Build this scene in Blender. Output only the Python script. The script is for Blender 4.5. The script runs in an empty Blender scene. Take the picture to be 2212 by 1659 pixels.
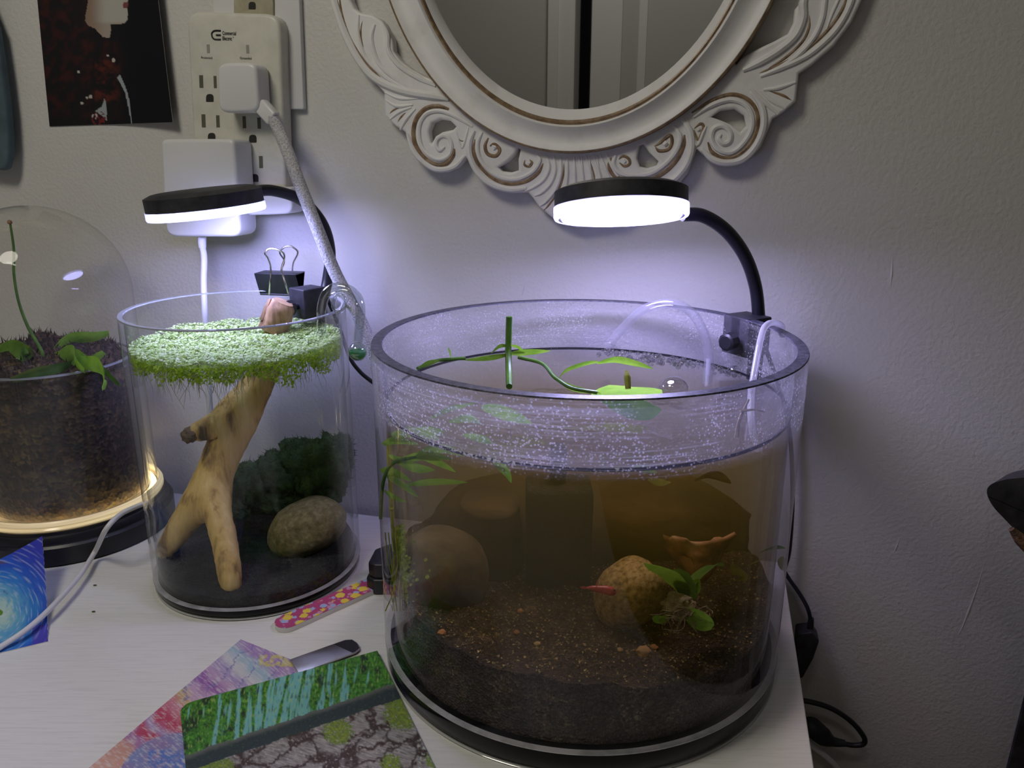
import bpy, bmesh, math, random
import numpy as np
from mathutils import Vector, Matrix, noise, Quaternion
random.seed(7)
SC = bpy.context.scene
COL = SC.collection
PI = math.pi

# ------------------------------------------------------------------ camera
F_PX, PITCH, CAM_H = 1723.9, 0.28299, 0.35736
YAW = 0.24496                      # the wall is turned this much against the view
D_WALL, D_DESK = 0.700, 0.690      # distance of wall and desk's back edge along the wall's normal
cam_d = bpy.data.cameras.new('camera')
cam = bpy.data.objects.new('camera', cam_d)
COL.objects.link(cam)
cam.location = (0, 0, CAM_H)
cam.rotation_euler = (PI / 2 - PITCH, 0, 0)
cam_d.sensor_fit = 'HORIZONTAL'
cam_d.sensor_width = 36.0
cam_d.lens = 36.0 * F_PX / 2212.0
cam_d.clip_start = 0.02
SC.camera = cam

# ------------------------------------------------------------------ world, room light, exposure
W = bpy.data.worlds.new('world')
SC.world = W
W.use_nodes = True
bg = W.node_tree.nodes['Background']
bg.inputs[0].default_value = (1.0, 0.97, 0.92, 1)
bg.inputs[1].default_value = 0.03
SC.view_settings.view_transform = 'Standard'
SC.view_settings.look = 'None'
SC.view_settings.exposure = 0.0
SC.view_settings.gamma = 1.0
SC.view_settings.use_curve_mapping = False
cy = SC.cycles
cy.use_denoising = True
cy.use_light_tree = False
cy.use_adaptive_sampling = True
cy.adaptive_threshold = 0.02
cy.max_bounces = 8
cy.diffuse_bounces = 3
cy.glossy_bounces = 4
cy.transparent_max_bounces = 40
cy.volume_bounces = 1
cy.caustics_reflective = False
cy.sample_clamp_indirect = 6.0

def room_light(name, loc, size, power, color, aim):
    l = bpy.data.lights.new(name, 'AREA')
    l.shape = 'DISK'
    l.size = size
    l.energy = power
    l.color = color
    o = bpy.data.objects.new(name, l)
    COL.objects.link(o)
    o.location = loc
    o.rotation_euler = (Vector(aim) - Vector(loc)).to_track_quat('-Z', 'Y').to_euler()
room_light('overhead_room_lamp', (-0.50, 0.14, 0.98), 0.30, 3.1, (1.0, 0.94, 0.80), (-0.2, 0.32, 0))
room_light('front_wall_fill', (-0.45, -0.75, 1.75), 0.4, 4.6, (1.0, 0.95, 0.84), (-0.9, -1.6, 0.4))  # added unseen fill, brightens the front wall shown in the mirror
LED_COLOR = ((0.53, 0.49, 1.0), (0.46, 0.46, 1.0))
LED_POWER = (54.0, 36.0)          # big tank's lamp, small tank's lamp
WARM_RING = 6.0

# ------------------------------------------------------------------ geometry helpers
N = Vector((math.sin(YAW), math.cos(YAW), 0))     # into the wall
M = Vector((math.cos(YAW), -math.sin(YAW), 0))    # along the wall to the right
UP = Vector((0, 0, 1))
CAM = Vector((0, 0, CAM_H))

def ray(x, y):
    u = (x - 1106) / F_PX
    v = -(y - 829.5) / F_PX
    c, s = math.cos(PITCH), math.sin(PITCH)
    return Vector((u, c + s * v, -s + c * v))
def at(x, y, Y):
    d = ray(x, y)
    return CAM + d * (Y / d.y)
def tab(x, y, z=0.0):
    d = ray(x, y)
    return CAM + d * ((z - CAM_H) / d.z)
def wal(x, y, off=0.0):
    d = ray(x, y)
    return CAM + d * ((D_WALL - off) / N.dot(d))
def proj(p):
    q = p - CAM
    c, s = math.cos(PITCH), math.sin(PITCH)
    fw = q.y * c - q.z * s
    return 1106 + F_PX * q.x / fw, 829.5 - F_PX * (q.y * s + q.z * c) / fw
def wp(s, z, off):                                  # wall coordinates to world
    return M * s + N * (D_WALL - off) + UP * z
def px2m(r, Y):
    return r * Y / F_PX * 1.02

def smooth_path(pts, n=8):
    pts = [Vector(p) for p in pts]
    if len(pts) < 3:
        return [pts[0].lerp(pts[-1], i / n) for i in range(n + 1)]
    P = [pts[0] * 2 - pts[1]] + pts + [pts[-1] * 2 - pts[-2]]
    out = []
    for i in range(1, len(P) - 2):
        a, b, c, d = P[i - 1], P[i], P[i + 1], P[i + 2]
        for k in range(n):
            t = k / n
            out.append(0.5 * ((2 * b) + (c - a) * t + (2 * a - 5 * b + 4 * c - d) * t * t + (3 * b - a - 3 * c + d) * t ** 3))
    out.append(pts[-1])
    return out
def lerp_list(vals, n):
    out = []
    for i in range(n):
        f = i / max(n - 1, 1) * (len(vals) - 1)
        k = min(int(f), len(vals) - 2)
        out.append(vals[k] + (vals[k + 1] - vals[k]) * (f - k))
    return out

class MB:
    def __init__(self):
        self.v, self.f, self.c = [], [], []
    def add(self, v, f):
        o = len(self.v)
        self.v += [Vector(p) for p in v]
        self.f += [tuple(i + o for i in q) for q in f]
        return self
    def tube(self, pts, r, seg=10, n=8, caps=True, flat=None):
        P = smooth_path(pts, n) if n else [Vector(p) for p in pts]
        R = lerp_list(r, len(P)) if isinstance(r, (list, tuple)) else [r] * len(P)
        v, f = [], []
        T0 = (P[1] - P[0]).normalized()
        X = T0.orthogonal().normalized()
        if flat:
            X = (flat - T0 * flat.dot(T0)).normalized()
        for i, p in enumerate(P):
            T = (P[min(i + 1, len(P) - 1)] - P[max(i - 1, 0)])
            T = T.normalized() if T.length > 1e-9 else T0
            X = (X - T * X.dot(T)).normalized()
            Y = T.cross(X)
            for k in range(seg):
                a = 2 * PI * k / seg
                v.append(p + (X * math.cos(a) + Y * math.sin(a)) * R[i])
        for i in range(len(P) - 1):
            for k in range(seg):
                k2 = (k + 1) % seg
                f.append((i * seg + k, i * seg + k2, (i + 1) * seg + k2, (i + 1) * seg + k))
        if caps:
            f.append(tuple(range(seg))[::-1])
            f.append(tuple((len(P) - 1) * seg + k for k in range(seg)))
        return self.add(v, f)
    def lathe(self, prof, c=(0, 0, 0), seg=64, close=False):
        c = Vector(c)
        v, f = [], []
        rings = []
        for r, z in prof:
            if r < 1e-7:
                rings.append([len(v)])
                v.append(c + Vector((0, 0, z)))
            else:
                rings.append(list(range(len(v), len(v) + seg)))
                v += [c + Vector((r * math.cos(2 * PI * k / seg), r * math.sin(2 * PI * k / seg), z)) for k in range(seg)]
        L = list(zip(rings, rings[1:])) + ([(rings[-1], rings[0])] if close else [])
        for A, B in L:
            for k in range(seg):
                k2 = (k + 1) % seg
                if len(A) == 1 and len(B) > 1:
                    f.append((A[0], B[k2], B[k]))
                elif len(B) == 1 and len(A) > 1:
                    f.append((A[k], A[k2], B[0]))
                elif len(A) > 1:
                    f.append((A[k], A[k2], B[k2], B[k]))
        return self.add(v, f)
    def box(self, c, sx, sy, sz, ax=None, ay=None, az=None):
        ax = ax or Vector((1, 0, 0)); ay = ay or Vector((0, 1, 0)); az = az or UP
        c = Vector(c)
        v = [c + ax * (sx / 2 * a) + ay * (sy / 2 * b) + az * (sz / 2 * d) for a in (-1, 1) for b in (-1, 1) for d in (-1, 1)]
        return self.add(v, [(0, 1, 3, 2), (4, 6, 7, 5), (0, 4, 5, 1), (2, 3, 7, 6), (0, 2, 6, 4), (1, 5, 7, 3)])
    def prism(self, poly, vec):
        poly = [Vector(p) for p in poly]
        n = len(poly)
        v = poly + [p + vec for p in poly]
        f = [tuple(range(n)), tuple(range(2 * n - 1, n - 1, -1))]
        f += [(i, i + n, (i + 1) % n + n, (i + 1) % n) for i in range(n)]
        return self.add(v, f)
    def ico(self, c, r, sub=3, sc=(1, 1, 1), rot=None, amp=0.0, freq=1.0, seed=0, fine=0.0):
        bm = bmesh.new()
        bmesh.ops.create_icosphere(bm, subdivisions=sub, radius=1)
        v = []
        o = Vector((seed * 3.1, seed * 1.7, seed * 5.3))
        for q in bm.verts:
            p = q.co.copy()
            k = 1 + amp * noise.noise(p * freq + o) + fine * noise.noise(p * freq * 5 + o)
            p = Vector((p.x * sc[0], p.y * sc[1], p.z * sc[2])) * (k * r)
            if rot:
                p = rot @ p
            v.append(p + Vector(c))
        f = [tuple(q.index for q in g.verts) for g in bm.faces]
        bm.free()
        return self.add(v, f)
    def leaf(self, pts, w, side=None, fold=0.15, n=8, cols=4, prof=None, thick=0.0):
        P = smooth_path(pts, n)
        L = len(P)
        v, f = [], []
        for i, p in enumerate(P):
            t = i / (L - 1)
            T = (P[min(i + 1, L - 1)] - P[max(i - 1, 0)]).normalized()
            S = side if side else T.cross(UP)
            S = (S - T * S.dot(T))
            S = S.normalized() if S.length > 1e-6 else T.orthogonal().normalized()
            Nn = S.cross(T)
            k = prof(t) if prof else math.sin(PI * min(1, 0.06 + t * 0.94)) ** 0.75
            for c in range(cols + 1):
                u = c / cols * 2 - 1
                v.append(p + S * (u * w * k) + Nn * (abs(u) * w * k * fold))
        for i in range(L - 1):
            for c in range(cols):
                a = i * (cols + 1) + c
                f.append((a, a + 1, a + cols + 2, a + cols + 1))
        return self.add(v, f)
    def mesh(self, name, off=Vector((0, 0, 0)), smooth=True):
        me = bpy.data.meshes.new(name)
        me.from_pydata([tuple(p - off) for p in self.v], [], self.f)
        me.update()
        if smooth:
            me.polygons.foreach_set('use_smooth', [True] * len(me.polygons))
        return me

def fix_normals(me):
    bm = bmesh.new(); bm.from_mesh(me)
    bmesh.ops.recalc_face_normals(bm, faces=bm.faces)
    bm.to_mesh(me); bm.free()

def tag(o, label=None, cat=None, group=None, kind=None):
    if label: o['label'] = label
    if cat: o['category'] = cat
    if group: o['group'] = group
    if kind: o['kind'] = kind
    return o
def thing(name, loc, label, cat, group=None):
    o = bpy.data.objects.new(name, None)
    COL.objects.link(o)
    o.location = loc
    o.empty_display_size = 0.01
    return tag(o, label, cat, group)
def wloc(o):
    l = Vector(o.location)
    while o.parent:
        o = o.parent
        l += Vector(o.location)
    return l
def part(name, mb, mat, parent=None, loc=None, smooth=True, bevel=None, angle=40, fixn=True, label=None, kind=None):
    """one mesh object; vertices come in world space and are moved to the object's own origin"""
    base = wloc(parent) if parent else Vector((0, 0, 0))
    org = Vector(loc) if loc is not None else base
    me = mb.mesh(name, org, smooth)
    if fixn:
        fix_normals(me)
    if bevel:
        bm = bmesh.new(); bm.from_mesh(me)
        es = [e for e in bm.edges if len(e.link_faces) == 2 and e.calc_face_angle(0) > math.radians(30)]
        bmesh.ops.bevel(bm, geom=es, offset=bevel, segments=3, profile=0.5, affect='EDGES', clamp_overlap=True)
        bm.to_mesh(me); bm.free()
        me.polygons.foreach_set('use_smooth', [True] * len(me.polygons))
    for m in (mat if isinstance(mat, (list, tuple)) else [mat]):
        me.materials.append(m)
    if smooth and angle:
        try:
            me.set_sharp_from_angle(angle=math.radians(angle))
        except Exception:
            pass
    o = bpy.data.objects.new(name, me)
    COL.objects.link(o)
    o.location = org - base
    if parent:
        o.parent = parent
    if label: o['label'] = label
    if kind: o['kind'] = kind
    return o

# ------------------------------------------------------------------ materials
def nt(name):
    m = bpy.data.materials.new(name)
    m.use_nodes = True
    t = m.node_tree
    t.nodes.clear()
    out = t.nodes.new('ShaderNodeOutputMaterial')
    return m, t, out
def node(t, kind, **kw):
    n = t.nodes.new(kind)
    for k, v in kw.items():
        if k in n.inputs:
            n.inputs[k].default_value = v
        else:
            setattr(n, k, v)
    return n
def coord(t, scale=(1, 1, 1), rot=(0, 0, 0), kind='Object'):
    c = t.nodes.new('ShaderNodeTexCoord')
    mp = t.nodes.new('ShaderNodeMapping')
    mp.inputs['Scale'].default_value = scale
    mp.inputs['Rotation'].default_value = rot
    t.links.new(c.outputs[kind], mp.inputs['Vector'])
    return mp.outputs['Vector']
def ramp(t, fac, stops):
    r = t.nodes.new('ShaderNodeValToRGB')
    e = r.color_ramp.elements
    while len(e) < len(stops):
        e.new(0.5)
    for q, (p, c) in zip(e, stops):
        q.position = p
        q.color = (*c, 1) if len(c) == 3 else c
    t.links.new(fac, r.inputs[0])
    return r.outputs['Color']
def mat(name, color, rough=0.5, metal=0.0, var=None, bump=None, spec=0.5, coat=0.0, sub=0.0, trans=0.0, stretch=(1, 1, 1), emit=None, rot=(0, 0, 0)):
    """var = (scale, stops) noise colour; bump = (scale, strength, distance)"""
    m, t, out = nt(name)
    b = node(t, 'ShaderNodeBsdfPrincipled')
    b.inputs['Base Color'].default_value = (*color, 1)
    b.inputs['Roughness'].default_value = rough
    b.inputs['Metallic'].default_value = metal
    b.inputs['Specular IOR Level'].default_value = spec
    b.inputs['Coat Weight'].default_value = coat
    if sub:
        b.inputs['Subsurface Weight'].default_value = sub
        b.inputs['Subsurface Radius'].default_value = (0.003, 0.003, 0.002)
    if emit:
        b.inputs['Emission Color'].default_value = (*emit[0], 1)
        b.inputs['Emission Strength'].default_value = emit[1]
    vec = None
    if var or bump:
        vec = coord(t, stretch, rot)
    if var:
        n = node(t, 'ShaderNodeTexNoise', Scale=var[0], Detail=6.0, Roughness=0.6)
        t.links.new(vec, n.inputs['Vector'])
        t.links.new(ramp(t, n.outputs['Fac'], var[1]), b.inputs['Base Color'])
    if bump:
        n = node(t, 'ShaderNodeTexNoise', Scale=bump[0], Detail=4.0)
        t.links.new(vec, n.inputs['Vector'])
        bp = node(t, 'ShaderNodeBump', Strength=bump[1], Distance=bump[2])
        t.links.new(n.outputs['Fac'], bp.inputs['Height'])
        t.links.new(bp.outputs[0], b.inputs['Normal'])
    sh = b.outputs[0]
    if trans:
        tr = node(t, 'ShaderNodeBsdfTranslucent')
        if var:
            t.links.new(b.inputs['Base Color'].links[0].from_socket, tr.inputs[0])
        else:
            tr.inputs[0].default_value = (*color, 1)
        mx = node(t, 'ShaderNodeMixShader')
        mx.inputs[0].default_value = trans
        t.links.new(sh, mx.inputs[1]); t.links.new(tr.outputs[0], mx.inputs[2])
        sh = mx.outputs[0]
    t.links.new(sh, out.inputs['Surface'])
    return m
def schlick(t, f0):
    g = node(t, 'ShaderNodeNewGeometry')
    d = node(t, 'ShaderNodeVectorMath', operation='DOT_PRODUCT')
    t.links.new(g.outputs['Normal'], d.inputs[0]); t.links.new(g.outputs['Incoming'], d.inputs[1])
    a = node(t, 'ShaderNodeMath', operation='ABSOLUTE'); t.links.new(d.outputs['Value'], a.inputs[0])
    s = node(t, 'ShaderNodeMath', operation='SUBTRACT'); s.inputs[0].default_value = 1.0; t.links.new(a.outputs[0], s.inputs[1])
    p = node(t, 'ShaderNodeMath', operation='POWER'); t.links.new(s.outputs[0], p.inputs[0]); p.inputs[1].default_value = 5.0
    k = node(t, 'ShaderNodeMath', operation='MULTIPLY_ADD'); t.links.new(p.outputs[0], k.inputs[0])
    k.inputs[1].default_value = 1 - f0; k.inputs[2].default_value = f0
    return k.outputs[0], g
def glass(name, tint=(0.97, 0.98, 0.985), f0=0.04, rough=0.0, stain=None, haze=0.0, gain=1.0):
    m, t, out = nt(name)
    fac, g = schlick(t, f0)
    if gain != 1.0:
        gm = node(t, 'ShaderNodeMath', operation='MULTIPLY'); t.links.new(fac, gm.inputs[0]); gm.inputs[1].default_value = gain
        fac = gm.outputs[0]
    tr = node(t, 'ShaderNodeBsdfTransparent'); tr.inputs[0].default_value = (*tint, 1)
    gl = node(t, 'ShaderNodeBsdfGlossy'); gl.inputs['Roughness'].default_value = rough
    mx = node(t, 'ShaderNodeMixShader')
    t.links.new(fac, mx.inputs[0]); t.links.new(tr.outputs[0], mx.inputs[1]); t.links.new(gl.outputs[0], mx.inputs[2])
    sh = mx.outputs[0]
    if haze:
        df = node(t, 'ShaderNodeBsdfDiffuse'); df.inputs[0].default_value = (0.9, 0.9, 0.95, 1)
        tl = node(t, 'ShaderNodeBsdfTranslucent'); tl.inputs[0].default_value = (0.9, 0.9, 0.95, 1)
        ad = node(t, 'ShaderNodeMixShader'); t.links.new(df.outputs[0], ad.inputs[1]); t.links.new(tl.outputs[0], ad.inputs[2])
        mh = node(t, 'ShaderNodeMixShader')
        mh.inputs[0].default_value = haze
        if stain:
            t.links.new(stain(t), mh.inputs[0])
        t.links.new(sh, mh.inputs[1]); t.links.new(ad.outputs[0], mh.inputs[2])
        sh = mh.outputs[0]
    t.links.new(sh, out.inputs['Surface'])
    return m
def vcol(name, rough=0.6, bump=None, coat=0.0):
    m, t, out = nt(name)
    b = node(t, 'ShaderNodeBsdfPrincipled', Roughness=rough)
    b.inputs['Coat Weight'].default_value = coat
    a = node(t, 'ShaderNodeVertexColor', layer_name='paint')
    t.links.new(a.outputs[0], b.inputs['Base Color'])
    if bump:
        n = node(t, 'ShaderNodeTexNoise', Scale=bump[0], Detail=4.0)
        t.links.new(coord(t), n.inputs['Vector'])
        bp = node(t, 'ShaderNodeBump', Strength=bump[1], Distance=bump[2])
        t.links.new(n.outputs['Fac'], bp.inputs['Height']); t.links.new(bp.outputs[0], b.inputs['Normal'])
    t.links.new(b.outputs[0], out.inputs['Surface'])
    return m
def paint(me, fn):
    a = me.color_attributes.new('paint', 'FLOAT_COLOR', 'POINT')
    a.data.foreach_set('color', np.array([(*fn(i), 1.0) for i in range(len(me.vertices))], dtype=np.float32).ravel())
def srgb(r, g, b):
    return tuple((c / 255 / 12.92) if c / 255 <= 0.04045 else ((c / 255 + 0.055) / 1.055) ** 2.4 for c in (r, g, b))

M_WALL = mat('wall_paint', (0.66, 0.65, 0.63), 0.55, bump=(300, 0.30, 0.0022), var=(3.0, [(0.3, (0.63, 0.62, 0.60)), (0.7, (0.68, 0.67, 0.65))]))
M_PLASTER = mat('room_paint', (0.5, 0.49, 0.46), 0.8, bump=(60, 0.2, 0.002))
M_FLOOR = mat('floor_boards', (0.16, 0.11, 0.08), 0.5, var=(8, [(0.3, (0.12, 0.08, 0.05)), (0.7, (0.2, 0.14, 0.1))]))
M_TRIM = mat('door_trim', (0.72, 0.71, 0.68), 0.5, bump=(40, 0.1, 0.001))
M_DARKGAP = mat('dark_gap_shade', (0.012, 0.013, 0.025), 0.9, bump=(30, 0.1, 0.001))  # near-black colour puts the shade of the unlit door gap on the hallway wall
M_WHITE = mat('white_plastic', (0.72, 0.72, 0.74), 0.35, bump=(300, 0.05, 0.0003))
M_IVORY = mat('ivory_plastic', (0.66, 0.65, 0.58), 0.42, var=(60, [(0.35, (0.60, 0.59, 0.52)), (0.6, (0.68, 0.67, 0.60))]))
M_BEIGE = mat('beige_plastic', (0.46, 0.43, 0.32), 0.45, var=(90, [(0.3, (0.36, 0.33, 0.24)), (0.7, (0.5, 0.47, 0.35))]))
M_SLOT = mat('slot_dark', (0.02, 0.02, 0.018), 0.7, bump=(200, 0.1, 0.0003))
M_SLOTG = mat('slot_olive', (0.10, 0.10, 0.07), 0.7, bump=(200, 0.1, 0.0003))
M_INK = mat('black_ink', (0.015, 0.015, 0.02), 0.6, bump=(200, 0.02, 0.0001))
M_INKG = mat('grey_ink', (0.10, 0.10, 0.09), 0.6, bump=(200, 0.02, 0.0001))
M_LIGHTWIN = mat('indicator_grey', (0.33, 0.32, 0.29), 0.4, bump=(200, 0.02, 0.0001))
M_BLACK = mat('black_plastic', (0.012, 0.012, 0.017), 0.38, bump=(900, 0.12, 0.0003))
M_BLACKM = mat('matte_black_plastic', (0.02, 0.02, 0.024), 0.55, var=(120, [(0.35, (0.014, 0.014, 0.018)), (0.75, (0.04, 0.04, 0.05))]), bump=(500, 0.15, 0.0004))
M_FRAME = mat('chalky_white_paint', (0.8, 0.8, 0.8), 0.5, var=(45, [(0.25, (0.74, 0.72, 0.70)), (0.5, (0.84, 0.83, 0.84))]), bump=(120, 0.15, 0.0006))
M_GOLD = mat('worn_brown_glaze', (0.24, 0.16, 0.09), 0.5, var=(160, [(0.3, (0.12, 0.07, 0.04)), (0.55, (0.27, 0.18, 0.10)), (0.75, (0.40, 0.30, 0.20))]))
M_MIRROR = mat('mirror_silver', (0.80, 0.80, 0.80), 0.015, 1.0, bump=(3, 0.0, 0.0001))
M_STEEL = mat('bright_steel', (0.78, 0.77, 0.72), 0.18, 1.0, bump=(300, 0.03, 0.0002))
M_BRAID = mat('braided_cable', (0.62, 0.62, 0.66), 0.7, var=(800, [(0.36, (0.30, 0.30, 0.34)), (0.62, (0.70, 0.70, 0.74))]), bump=(800, 0.9, 0.0015))
M_CORDW = mat('white_cord', (0.74, 0.74, 0.76), 0.4, bump=(400, 0.05, 0.0002))

def rim_stain(t):
    """mineral specks and streaks on the dry band of the big tank"""
    vec = coord(t, (1, 1, 1))
    n = node(t, 'ShaderNodeTexVoronoi', Scale=460.0); t.links.new(vec, n.inputs['Vector'])
    big = node(t, 'ShaderNodeTexNoise', Scale=26.0, Detail=4.0); t.links.new(vec, big.inputs['Vector'])
    lines = node(t, 'ShaderNodeTexNoise', Scale=9.0, Detail=6.0)
    t.links.new(coord(t, (1, 1, 70)), lines.inputs['Vector'])
    s1 = ramp(t, n.outputs['Distance'], [(0.20, (1, 1, 1)), (0.36, (0, 0, 0))])
    s2 = ramp(t, big.outputs['Fac'], [(0.42, (0.08, 0.08, 0.08)), (0.62, (1, 1, 1))])
    s3 = ramp(t, lines.outputs['Fac'], [(0.52, (0, 0, 0)), (0.7, (0.7, 0.7, 0.7))])
    mx = node(t, 'ShaderNodeMath', operation='MULTIPLY'); t.links.new(s1, mx.inputs[0]); t.links.new(s2, mx.inputs[1])
    ad = node(t, 'ShaderNodeMath', operation='ADD'); t.links.new(mx.outputs[0], ad.inputs[0])
    m3 = node(t, 'ShaderNodeMath', operation='MULTIPLY'); t.links.new(s3, m3.inputs[0]); t.links.new(s2, m3.inputs[1]); t.links.new(m3.outputs[0], ad.inputs[1])
    sp = node(t, 'ShaderNodeSeparateXYZ'); t.links.new(coord(t), sp.inputs[0])
    zr = node(t, 'ShaderNodeMapRange', clamp=True)
    zr.inputs[1].default_value = 0.190; zr.inputs[2].default_value = 0.198; zr.inputs[3].default_value = 0.0; zr.inputs[4].default_value = 0.5
    t.links.new(sp.outputs['Z'], zr.inputs[0])
    a2 = node(t, 'ShaderNodeMath', operation='ADD'); t.links.new(ad.outputs[0], a2.inputs[0]); a2.inputs[1].default_value = 0.14
    k = node(t, 'ShaderNodeMath', operation='MULTIPLY', use_clamp=True); t.links.new(a2.outputs[0], k.inputs[0]); t.links.new(zr.outputs[0], k.inputs[1])
    return k.outputs[0]
M_GLASS_BIG = glass('acrylic_with_mineral_stain', (0.965, 0.965, 0.985), 0.016, 0.0, stain=rim_stain, haze=0.1)
M_GLASS = glass('clear_glass', (0.975, 0.985, 0.98), 0.022)
M_GLASS_THIN = glass('thin_clear_glass', (0.985, 0.985, 0.975), 0.025)
M_GLASS_HAZY = glass('slightly_hazy_glass', (0.98, 0.98, 0.96), 0.03, haze=0.02)
M_TUBE = glass('clear_tubing', (0.90, 0.90, 0.93), 0.08, 0.05, haze=0.14)
M_ROD = glass('frosted_clear_rod', (0.85, 0.85, 0.9), 0.10, 0.05, haze=0.45)
M_RIMCUT = mat('sawn_acrylic_edge', (0.20, 0.20, 0.23), 0.42, var=(350, [(0.4, (0.035, 0.035, 0.05)), (0.72, (0.13, 0.13, 0.17))]), bump=(700, 0.25, 0.0004), spec=0.3)  # dark grey stands in for the dark room refracted in the clear edge
M_RIMGLASS = mat('polished_glass_edge', (0.30, 0.33, 0.36), 0.08, bump=(200, 0.02, 0.0002), spec=1.0, coat=1.0)
M_BASE = mat('dark_glass_bottom', (0.005, 0.005, 0.007), 0.15, bump=(60, 0.02, 0.0004), spec=0.15)  # black painted in for internal reflection in the thick clear bottom
M_SEAM = mat('pale_glass_seam', (0.36, 0.37, 0.38), 0.2, var=(60, [(0.35, (0.30, 0.30, 0.31)), (0.6, (0.5, 0.5, 0.52))]))
M_FOOT = mat('clear_foot_edge', (0.45, 0.46, 0.45), 0.1, bump=(90, 0.02, 0.0002), coat=1.0)

def water(name, f0, tint, density=0.0, scol=(0.5, 0.4, 0.2), acol=(1, 1, 1), adens=0.0, ripple=0.05):
    m, t, out = nt(name)
    fac, g = schlick(t, f0)
    sp = node(t, 'ShaderNodeSeparateXYZ'); t.links.new(g.outputs['True Normal'], sp.inputs[0])
    ab = node(t, 'ShaderNodeMath', operation='ABSOLUTE'); t.links.new(sp.outputs['Z'], ab.inputs[0])
    gt = node(t, 'ShaderNodeMath', operation='GREATER_THAN'); t.links.new(ab.outputs[0], gt.inputs[0]); gt.inputs[1].default_value = 0.7
    mu = node(t, 'ShaderNodeMath', operation='MULTIPLY'); t.links.new(fac, mu.inputs[0]); t.links.new(gt.outputs[0], mu.inputs[1])
    tr = node(t, 'ShaderNodeBsdfTransparent'); tr.inputs[0].default_value = (*tint, 1)
    gl = node(t, 'ShaderNodeBsdfGlossy'); gl.inputs['Roughness'].default_value = 0.02
    n = node(t, 'ShaderNodeTexNoise', Scale=45.0, Detail=2.0); t.links.new(coord(t), n.inputs['Vector'])
    bp = node(t, 'ShaderNodeBump', Strength=ripple, Distance=0.004); t.links.new(n.outputs['Fac'], bp.inputs['Height'])
    t.links.new(bp.outputs[0], gl.inputs['Normal'])
    mx = node(t, 'ShaderNodeMixShader'); t.links.new(mu.outputs[0], mx.inputs[0]); t.links.new(tr.outputs[0], mx.inputs[1]); t.links.new(gl.outputs[0], mx.inputs[2])
    t.links.new(mx.outputs[0], out.inputs['Surface'])
    if density:
        vs = node(t, 'ShaderNodeVolumeScatter'); vs.inputs['Color'].default_value = (*scol, 1); vs.inputs['Density'].default_value = density
        vs.inputs['Anisotropy'].default_value = 0.2
        va = node(t, 'ShaderNodeVolumeAbsorption'); va.inputs['Color'].default_value = (*acol, 1); va.inputs['Density'].default_value = adens
        ad = node(t, 'ShaderNodeAddShader'); t.links.new(vs.outputs[0], ad.inputs[0]); t.links.new(va.outputs[0], ad.inputs[1])
        t.links.new(ad.outputs[0], out.inputs['Volume'])
    return m
M_WATER_BIG = water('tannin_brown_water', 0.03, (1, 1, 1), 1.5, (0.54, 0.50, 0.10), (0.72, 0.62, 0.30), 15.0, ripple=0.10)
M_WATER = water('clear_water', 0.02, (0.985, 0.99, 0.985), ripple=0.02)

def soil_mat(name, stops, scale, grain, rough=0.85):
    m, t, out = nt(name)
    b = node(t, 'ShaderNodeBsdfPrincipled', Roughness=rough)
    vec = coord(t)
    v = node(t, 'ShaderNodeTexVoronoi', Scale=grain); t.links.new(vec, v.inputs['Vector'])
    n = node(t, 'ShaderNodeTexNoise', Scale=scale, Detail=5.0); t.links.new(vec, n.inputs['Vector'])
    sp = node(t, 'ShaderNodeSeparateColor'); t.links.new(v.outputs['Color'], sp.inputs[0])
    ad = node(t, 'ShaderNodeMath', operation='MULTIPLY_ADD'); t.links.new(sp.outputs[0], ad.inputs[0]); ad.inputs[1].default_value = 0.55
    t.links.new(n.outputs['Fac'], ad.inputs[2])
    sb = node(t, 'ShaderNodeMath', operation='SUBTRACT'); t.links.new(ad.outputs[0], sb.inputs[0]); sb.inputs[1].default_value = 0.28
    t.links.new(ramp(t, sb.outputs[0], stops), b.inputs['Base Color'])
    bp = node(t, 'ShaderNodeBump', Strength=0.9, Distance=0.002); t.links.new(v.outputs['Distance'], bp.inputs['Height'])
    t.links.new(bp.outputs[0], b.inputs['Normal'])
    t.links.new(b.outputs[0], out.inputs['Surface'])
    return m
M_SOIL = soil_mat('dark_brown_aqua_soil', [(0.0, (0.010, 0.008, 0.006)), (0.5, (0.040, 0.029, 0.020)), (0.8, (0.11, 0.08, 0.05)), (1.0, (0.36, 0.28, 0.17))], 40, 620)
M_SAND = soil_mat('black_sand', [(0.0, (0.002, 0.002, 0.002)), (0.65, (0.007, 0.007, 0.007)), (1.0, (0.05, 0.05, 0.045))], 40, 900)
M_PEAT = soil_mat('dark_peat_and_roots', [(0.0, (0.007, 0.005, 0.006)), (0.45, (0.022, 0.014, 0.013)), (0.62, (0.06, 0.034, 0.024)), (0.85, (0.12, 0.09, 0.035))], 22, 300)
M_GRAIN = mat('pale_grains', (0.4, 0.32, 0.22), 0.6, var=(400, [(0.42, (0.05, 0.04, 0.02)), (0.60, (0.60, 0.48, 0.22))]))
M_ROCK = mat('speckled_tan_rock', (0.2, 0.15, 0.08), 0.75, var=(330, [(0.28, (0.12, 0.09, 0.03)), (0.5, (0.48, 0.36, 0.13)), (0.74, (0.78, 0.62, 0.30))]), bump=(200, 0.5, 0.002))
M_ROCK2 = mat('olive_brown_rock', (0.16, 0.12, 0.07), 0.8, var=(60, [(0.3, (0.07, 0.055, 0.016)), (0.7, (0.18, 0.14, 0.045))]), bump=(160, 0.4, 0.002))
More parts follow.
